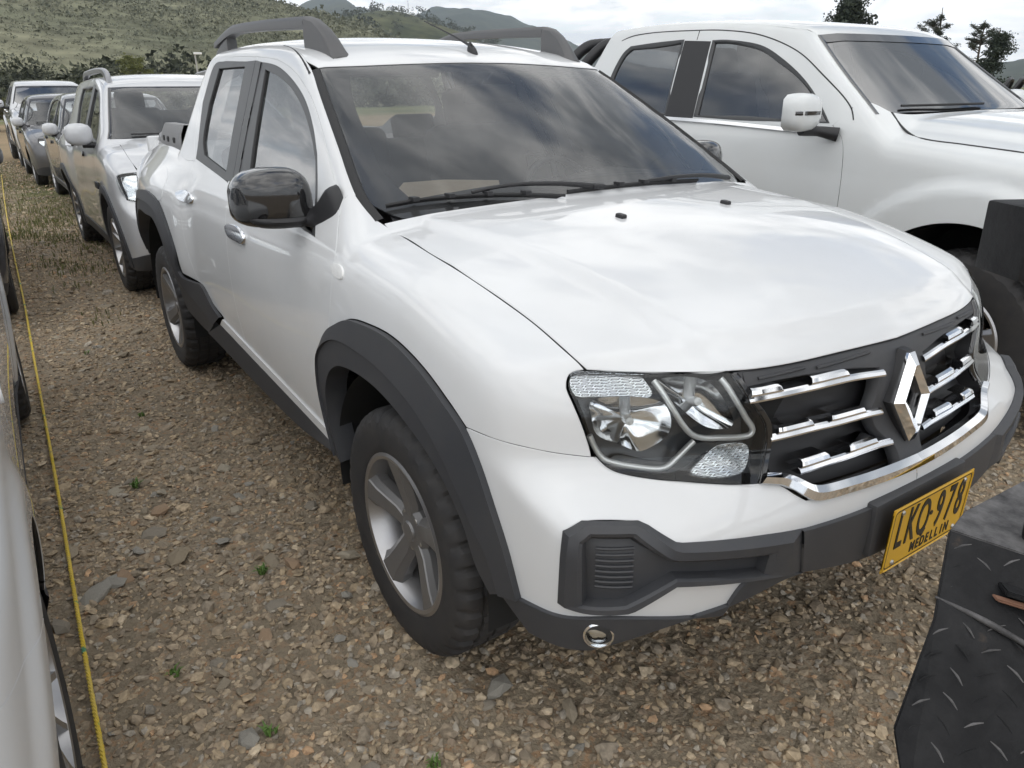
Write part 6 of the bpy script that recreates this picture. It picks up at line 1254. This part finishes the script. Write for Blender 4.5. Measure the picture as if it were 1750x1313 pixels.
# white pickup on the right
NP = Np300()
np_sp = dict(x=(-.80,-1.97,-2.72,-4.05), arch=((-.17,.42,.48),(-3.32,.42,.48)), sill=.38, belt=[(-4.2,1.30),(-2.8,1.30),(-1.9,1.278),(-1.05,1.235),(-.85,1.225),(0,1.2)], cowl=1.325, wstop=1.695, hoodf=.60, hoodz=1.06, hoodw=.105,
  lamp=[(-.80,1.05),(-.55,1.045),(-.50,.90),(-.84,.88)], lamp_out=0, lamp_in=2, lamp_low=3, lamp_bot=[3,2], roofend=-2.78, grille=(1.04,.72),
  fglass=[[(-1.86,1.70),(-1.75,1.695),(-1.504,1.651),(-1.343,1.581),(-1.178,1.492),(-1.05,1.398),(-.93,1.285)],[(-.93,1.285),(-1.80,1.30)],[(-1.80,1.30),(-1.86,1.70)]],
  rglass=[[(-2.045,1.305),(-2.56,1.33)],[(-2.56,1.33),(-2.64,1.48),(-2.60,1.66),(-2.55,1.70)],[(-2.55,1.70),(-2.105,1.715)],[(-2.105,1.715),(-2.045,1.305)]],
  bpill=[(-2.09,1.715),(-1.88,1.70),(-1.815,1.29),(-2.035,1.295)], tyre=(.385,.255,.225), track=.80, mirror=(-.95,-.955,1.335,1.02), hside=[(-.705,-.70),(-.64,-.73),(-.55,-.775),(-.457,-.806),(-.31,-.803),(-.173,-.80),(-.063,-.797),(.25,-.785),(.60,-.74)], seams=[[(-2.74,-.66,1.72),(-2.60,-.645,1.765),(-2.427,-.638,1.778),(-2.015,-.643,1.768),(-1.8,-.65,1.754),(-1.536,-.67,1.714),(-1.254,-.713,1.619),(-1.054,-.764,1.502),(-.881,-.808,1.387),(-.83,-.828,1.342),(-.801,-.85,1.298)],[(-2.0,-.643,1.768),(-1.975,-.756,1.518),(-1.965,-.855,1.283)],[(-.835,-.825,1.35),(-.82,-.79,1.375),(-.80,-.752,1.387)]], res=.028, gap=.0022, bed=1.13, wheelk='six', handlem=M['chrome'], indicator=True, pillm=M['plasd'], bumplow=.38, glassm=M['tint2'], screenm=M['tint'], grilley=.44, mirm=M['white2'])
np_car = root('pickup_truck', 'large white pickup with chrome belt line parked right behind the black plate bumper', 'pickup truck', (.20,2.72,0), 0)
pc = gen_car(np_car, NP, np_sp, M['white2'])
Pb = np.array(L3(NP, [(-2.62,1.305),(-2.1,1.285),(-1.6,1.268),(-1.2,1.248),(-.98,1.238)])); gB = NP.grad(crom(Pb,.05)); Pb = crom(Pb,.05)
loft('belt_moulding', [Pb-[0,0,.011]+gB*.001, Pb-[0,0,.010]+gB*.016, Pb+[0,0,.010]+gB*.006, Pb+[0,0,.012]+gB*-.002], M['chrome'], np_car, auto=40)
for k, dx in enumerate((0,.20)):    # roll bar hoops in the bed
    hx = -3.02-dx; tube('roll_bar', [(hx-.35-.1*k,-.70,1.15),(hx-.22-.1*k,-.68,1.40),(hx-.05,-.62,1.62),(hx,-.50,1.735),(hx,-.30,1.765),(hx,.30,1.765),(hx,.50,1.735),(hx-.05,.62,1.62),(hx-.22-.1*k,.68,1.40),(hx-.35-.1*k,.70,1.15)], .038, M['plasd'], np_car, n=14, step=.04)

# silver five-door behind
SV = Suv()
sv_sp = dict(x=(-.42,-1.45,-2.25,-3.42), arch=((0,.343,.42),(-2.67,.343,.42)), sill=.26, belt=[(-3.5,1.17),(-2.2,1.15),(-1.5,1.115),(-.5,1.065),(0,1.05)], cowl=1.135, wstop=1.515, hoodf=.56, hoodz=.93, hoodw=.13,
  lamp3=[(.44,-.83,.92),(.56,-.74,.945),(.68,-.52,.93),(.74,-.48,.78),(.66,-.68,.74),(.53,-.81,.76)], lamp_out=0, lamp_in=3, lamp_low=5, lamp_bot=[5,4,3], roofend=-3.2, grille=(.90,.74), grilley=.46,
  fglass=[[(-1.41,1.52),(-1.26,1.505),(-1.08,1.46),(-.91,1.39),(-.78,1.31),(-.66,1.20),(-.60,1.10)],[(-.60,1.10),(-1.36,1.135)],[(-1.36,1.135),(-1.41,1.52)]],
  rglass=[[(-1.48,1.14),(-2.12,1.17)],[(-2.12,1.17),(-2.26,1.40),(-2.25,1.52)],[(-2.25,1.52),(-1.53,1.53)],[(-1.53,1.53),(-1.48,1.14)]],
  bpill=[(-1.55,1.55),(-1.40,1.54),(-1.35,1.12),(-1.49,1.12)], tyre=(.343,.215,.222), track=.775, mirror=(-.60,-.83,1.165,1.0), res=.03, gap=.002, wheelk='thin', clad=.055, rails=(-1.10,-2.9), railm=M['alloy'], handlem=M['silver'], glassm=M['tint'])
sv_car = root('parked_car', 'silver five-door car with grey roof rails parked right behind the white pickup', 'car', (-4.98,.04,0), 0)
gen_car(sv_car, SV, sv_sp, M['silver'])
boxo('fender_badge', (-.25,-.905,.80), (.16,.02,.05), M['plasd'], sv_car, bev=.008)

# small four-door cars
HT = Hatch()
ht_sp = dict(x=(-.46,-1.47,-2.28,-3.35), arch=((0,.30,.37),(-2.6,.30,.37)), sill=.22, belt=[(-3.5,1.03),(-2.3,1.015),(-1.5,.99),(-.5,.955),(0,.94)], cowl=1.005, wstop=1.425, hoodf=.50, hoodz=.80, hoodw=.11,
  lamp=[(-.72,.83),(-.55,.84),(-.38,.79),(-.40,.69),(-.62,.66),(-.71,.72)], lamp_out=0, lamp_in=3, lamp_low=5, lamp_bot=[5,4,3], roofend=-2.75, grille=(.76,.64), grilley=.36,
  fglass=[[(-1.42,1.41),(-1.22,1.395),(-1.05,1.34),(-.88,1.25),(-.72,1.13),(-.62,1.03)],[(-.62,1.03),(-1.40,1.035)],[(-1.40,1.035),(-1.42,1.41)]],
  rglass=[[(-1.50,1.04),(-2.26,1.06)],[(-2.26,1.06),(-2.42,1.22),(-2.34,1.36)],[(-2.34,1.36),(-2.1,1.41),(-1.53,1.42)],[(-1.53,1.42),(-1.50,1.04)]],
  tyre=(.305,.185,.20), track=.755, mirror=(-.62,-.80,1.05,.92), res=.04, gap=.002, wheelk='thin', glassm=M['tint'], bumplow=.2)
hat = root('parked_car', 'grey saloon parked behind the silver car with roof rails', 'car', (-10.05,.18,0), 0)
gen_car(hat, HT, dict(ht_sp, simplewheel=True, mirm=M['silver']), M['grey'])

# ------------------------------------------------------------------ the remaining cars
def copy_car(src, name, label, loc, rz, cat='car', swap=None):
    def rec(a, par):
        c = a.copy(); COL.objects.link(c); c.parent = par
        if a.data and swap and a.data.materials and a.data.materials[0] in swap:
            c.data = swapped(a.data, swap)
        for ch in list(a.children): rec(ch, c)
        return c
    c = rec(src, None); c.name = name; c['label'] = label; c['category'] = cat; c.location = loc; c.rotation_euler = (0,0,rz); return c
_sw = {}
def swapped(me, sw):
    k = (me.name, tuple(id(v) for v in sw.values()))
    if k not in _sw:
        n = me.copy(); n.materials[0] = sw[me.materials[0]]; _sw[k] = n
    return _sw[k]
copy_car(hat, 'parked_car', 'second grey saloon in the row, in front of the tall silver pickup', (-14.45,.02,0), 0, swap={M['grey']:M['dkgrey']})
copy_car(hat, 'parked_car', 'dark car at the left edge behind the near white car', (-4.80,-2.425,0), -.02, swap={M['grey']:M['dkgrey'], M['silver']:M['dkgrey']})
lw = root('parked_car', 'white car cut off by the left edge of the picture', 'car', (.06,-2.545,0), -.02)
gen_car(lw, HT, dict(ht_sp, res=.02, repeater=(-.50,.80), nomirror=True, sang=58, tyre=(.31,.195,.205)), M['white'])
copy_car(np_car, 'pickup_truck', 'tall silver pickup at the far end of the row', (-18.9,.12,0), .01, 'pickup truck', swap={M['white2']:M['silver']})
copy_car(np_car, 'pickup_truck', 'distant white pickup at the right edge behind the near white one', (-3.4,17.5,-.2), R(20), 'pickup truck')

# ------------------------------------------------------------------ yellow rope on the ground
rm_ = bpy.data.materials.new('yellow_rope'); rm_.use_nodes = True; n_, l_ = nodes(rm_); b_ = n_['Principled BSDF']; b_.inputs['Roughness'].default_value = .6
tcn = n_.new('ShaderNodeTexCoord'); wv = n_.new('ShaderNodeTexNoise'); wv.inputs['Scale'].default_value = 22; wv.inputs['Detail'].default_value = 3; l_.new(tcn.outputs['Object'], wv.inputs[0]); cr = n_.new('ShaderNodeValToRGB'); l_.new(wv.outputs[0], cr.inputs[0]); e = cr.color_ramp.elements
e[0].position = .33; e[0].color = (.10,.30,.17,1); e[1].position = .40; e[1].color = (.70,.50,.045,1); k = e.new(.66); k.color = (.62,.46,.10,1); k = e.new(.72); k.color = (.30,.24,.10,1); l_.new(cr.outputs[0], b_.inputs['Base Color'])
rp = [(1.2,-1.668,.05),(.55,-1.66,.04),(-.01,-1.650,.02),(-.57,-1.638,.022),(-1.51,-1.612,.03),(-2.65,-1.588,.024),(-3.8,-1.562,.03),(-4.79,-1.540,.022),(-7.88,-1.49,.02),(-12,-1.40,.02),(-17,-1.27,.015)]
pc_ = crom(rp,.012); tt = np.r_[0,np.cumsum(np.linalg.norm(np.diff(pc_,axis=0),axis=1))]; tan_ = np.gradient(pc_,axis=0); tan_ /= np.linalg.norm(tan_,axis=1)[:,None]; sdv = np.cross(tan_,[0,0,1.]); upv = np.cross(sdv,tan_)
rope = root('rope', 'yellow twisted rope stretched along the gravel aisle', 'rope', (0,0,0))
sel = tt < 5.2
for k in range(3):
    ph = tt[sel]/.045*2*math.pi+k*2.094; tube('strand', (pc_[sel]+sdv[sel]*(.0034*np.cos(ph))[:,None]+upv[sel]*(.0034*np.sin(ph))[:,None])[::1], .0036, rm_, rope, n=6, step=1.)
tube('strand', crom([p_ for p_ in pc_[~sel][::20]],.3), .0065, rm_, rope, n=6, step=.5)

# ------------------------------------------------------------------ papers on the dashboard
pp = [(-.42,-.65,1.150),(-.42,-.26,1.150),(-.58,-.16,1.162),(-.60,-.36,1.176),(-.59,-.51,1.178)]
bm = bmesh.new(); vs = [bm.verts.new(p_) for p_ in pp]; f_ = bm.faces.new(vs); r_ = bmesh.ops.extrude_face_region(bm, geom=[f_]); 
for v in [x for x in r_['geom'] if isinstance(x, bmesh.types.BMVert)]: v.co.z += .003
ps = bm_obj('paper_sheet', bm, M['paper'], None, smooth=False); tag(ps, 'tan paper lying on the dashboard behind the windscreen of the white pickup', 'paper')

# ------------------------------------------------------------------ worn black tread-plate bumper in the right foreground
bk = bpy.data.materials.new('worn_black_tread_plate'); bk.use_nodes = True; n_, l_ = nodes(bk); b_ = n_['Principled BSDF']; tcn = n_.new('ShaderNodeTexCoord')
na_ = n_.new('ShaderNodeTexNoise'); na_.inputs['Scale'].default_value = 11; na_.inputs['Detail'].default_value = 9; na_.inputs['Roughness'].default_value = .7; l_.new(tcn.outputs['Object'], na_.inputs[0])
cr = n_.new('ShaderNodeValToRGB'); l_.new(na_.outputs[0], cr.inputs[0]); e = cr.color_ramp.elements; e[0].position = .42; e[0].color = (.009,.009,.010,1); e[1].position = .80; e[1].color = (.085,.075,.068,1); k = e.new(.60); k.color = (.018,.018,.019,1); k = e.new(.69); k.color = (.05,.038,.030,1)
l_.new(cr.outputs[0], b_.inputs['Base Color']); b_.inputs['Roughness'].default_value = .6; b_.inputs['Specular IOR Level'].default_value = .22; bp = n_.new('ShaderNodeBump'); bp.inputs['Strength'].default_value = .8; bp.inputs['Distance'].default_value = .006; l_.new(na_.outputs[0], bp.inputs['Height']); l_.new(bp.outputs[0], b_.inputs['Normal'])
worn = mat('worn_grey_edge', (.15,.145,.145), .6, .1, spec=.25, var=(22,.9,(.012,.012,.013)), bump=(40,.6,.004)); rust = mat('rusty_edge', (.24,.12,.075), .8, var=(40,.5,(.1,.06,.04)))
sb_ = root('steel_bumper', 'worn black tread plate bumper corner in the right foreground', 'bumper', (1.25,-.62,0))
off_ = np.array([1.25,-.62,0.])
def W3(*p_): return np.array(p_)-off_
A = W3(1.152,-0.476,.80); Bb = W3(1.344,-.403,.785); Cc = W3(1.137,-0.401,.80); Dd = W3(1.157,0.123,.80); E1 = W3(1.243,-.733,.628); 
# front plate: from the top edge A-Bb down past the frame
dn = (E1-A); G1 = A+dn*1.22; G2 = Bb+dn*1.22
th = np.array([-.004,.004,0])
def plate(name, P, m, t=.006, n_up=None):
    P = np.array(P); nn = np.cross(P[1]-P[0], P[-1]-P[0]); nn /= np.linalg.norm(nn); n = len(P); V = np.vstack([P+nn*t/2, P-nn*t/2]); F_ = [tuple(range(n)), tuple(range(2*n-1,n-1,-1))]+[(i,i+n,(i+1)%n+n,(i+1)%n) for i in range(n)]
    o = mk(name, V, F_, m, sb_, smooth=False); bm = bmesh.new(); bm.from_mesh(o.data); bmesh.ops.recalc_face_normals(bm, faces=bm.faces); bmesh.ops.bevel(bm, geom=bm.edges[:], offset=.0018, segments=2, affect='EDGES'); bm.to_mesh(o.data); bm.free(); return o
fpl = plate('front_plate', [A,Bb,G2,G1+np.array([.03,.02,-.03]),E1,A+dn*.45+np.array([.012,.0,.0])], bk)
tpl = plate('top_plate', [A,Cc,Dd,Bb], worn); spl = plate('side_plate', [A,A+dn*.45+np.array([.012,0,0]),E1,E1+np.array([.0,.16,0]),A+np.array([.0,.12,-.01])], bk)
ex_ = (Bb-A)/np.linalg.norm(Bb-A); nn = np.cross(ex_, dn); nn /= np.linalg.norm(nn); nn = nn if nn@(np.array(CAMPOS)-off_-A) > 0 else -nn; ey_ = dn/np.linalg.norm(dn)
k = 0
for iv in range(9):
    for iu in range(9):
        u_, v_ = .022+iu*.032, .020+iv*.036+(.018 if iu % 2 else 0); 
        if u_ > .27 or v_ > .35 or u_ < .01+.0: continue
        an = R(38 if iu % 2 else -42)+rng.uniform(-.12,.12); dv = math.cos(an)*ex_+math.sin(an)*ey_; c_ = A+ex_*u_+ey_*v_+nn*.0032; q = np.cross(nn,dv)
        P = [c_-dv*.013, c_+q*.0016, c_+dv*.013]; tube('tread_bar', P, [.0006,.0018,.0006], worn if rng.uniform() < .45 else bk, fpl, n=6, step=.006); k += 1
tube('weld_bar', [A+ex_*.005+ey_*.115+nn*.003, A+ex_*.07+ey_*.125+nn*.006, A+ex_*.14+ey_*.140+nn*.004], [.002,.005,.004], worn, fpl, n=8, step=.01)
plate('bracket', [A+ex_*.075+ey_*.060+nn*.004, A+ex_*.26+ey_*.055+nn*.006, A+ex_*.26+ey_*.085+nn*.045, A+ex_*.085+ey_*.085+nn*.030], bk, .008)
plate('bracket_edge', [A+ex_*.070+ey_*.083+nn*.010, A+ex_*.26+ey_*.088+nn*.047, A+ex_*.26+ey_*.098+nn*.047, A+ex_*.078+ey_*.092+nn*.012], rust, .006)
tube('post', [W3(1.245,-.40,.76), W3(1.225,-.36,.87), W3(1.19,-.27,1.05), W3(1.13,-.22,1.17)], .020, bk, sb_, n=14, step=.05)
bm = bmesh.new(); rotb = Matrix.Rotation(math.atan2(.054,.060)+R(16),3,'Z'); box(bm, W3(1.096,-.205,1.213), (.17,.11,.112), rotb, .006); bm_obj('buffer_pad', bm, bk, sb_)

# ------------------------------------------------------------------ thin valley haze
bm = bmesh.new(); box(bm, (0,0,148), (7400,7400,306), None, 0); hzb = bm_obj('haze', bm, None, None, smooth=False); tag(hzb, kind='stuff')
hm = bpy.data.materials.new('valley_haze'); hm.use_nodes = True; n_, l_ = nodes(hm); n_.clear(); o_ = n_.new('ShaderNodeOutputMaterial'); pv = n_.new('ShaderNodeVolumePrincipled'); pv.inputs['Color'].default_value = (.78,.89,1.0,1); pv.inputs['Density'].default_value = .00022; pv.inputs['Anisotropy'].default_value = .2; l_.new(pv.outputs[0], o_.inputs['Volume']); hzb.data.materials.append(hm)
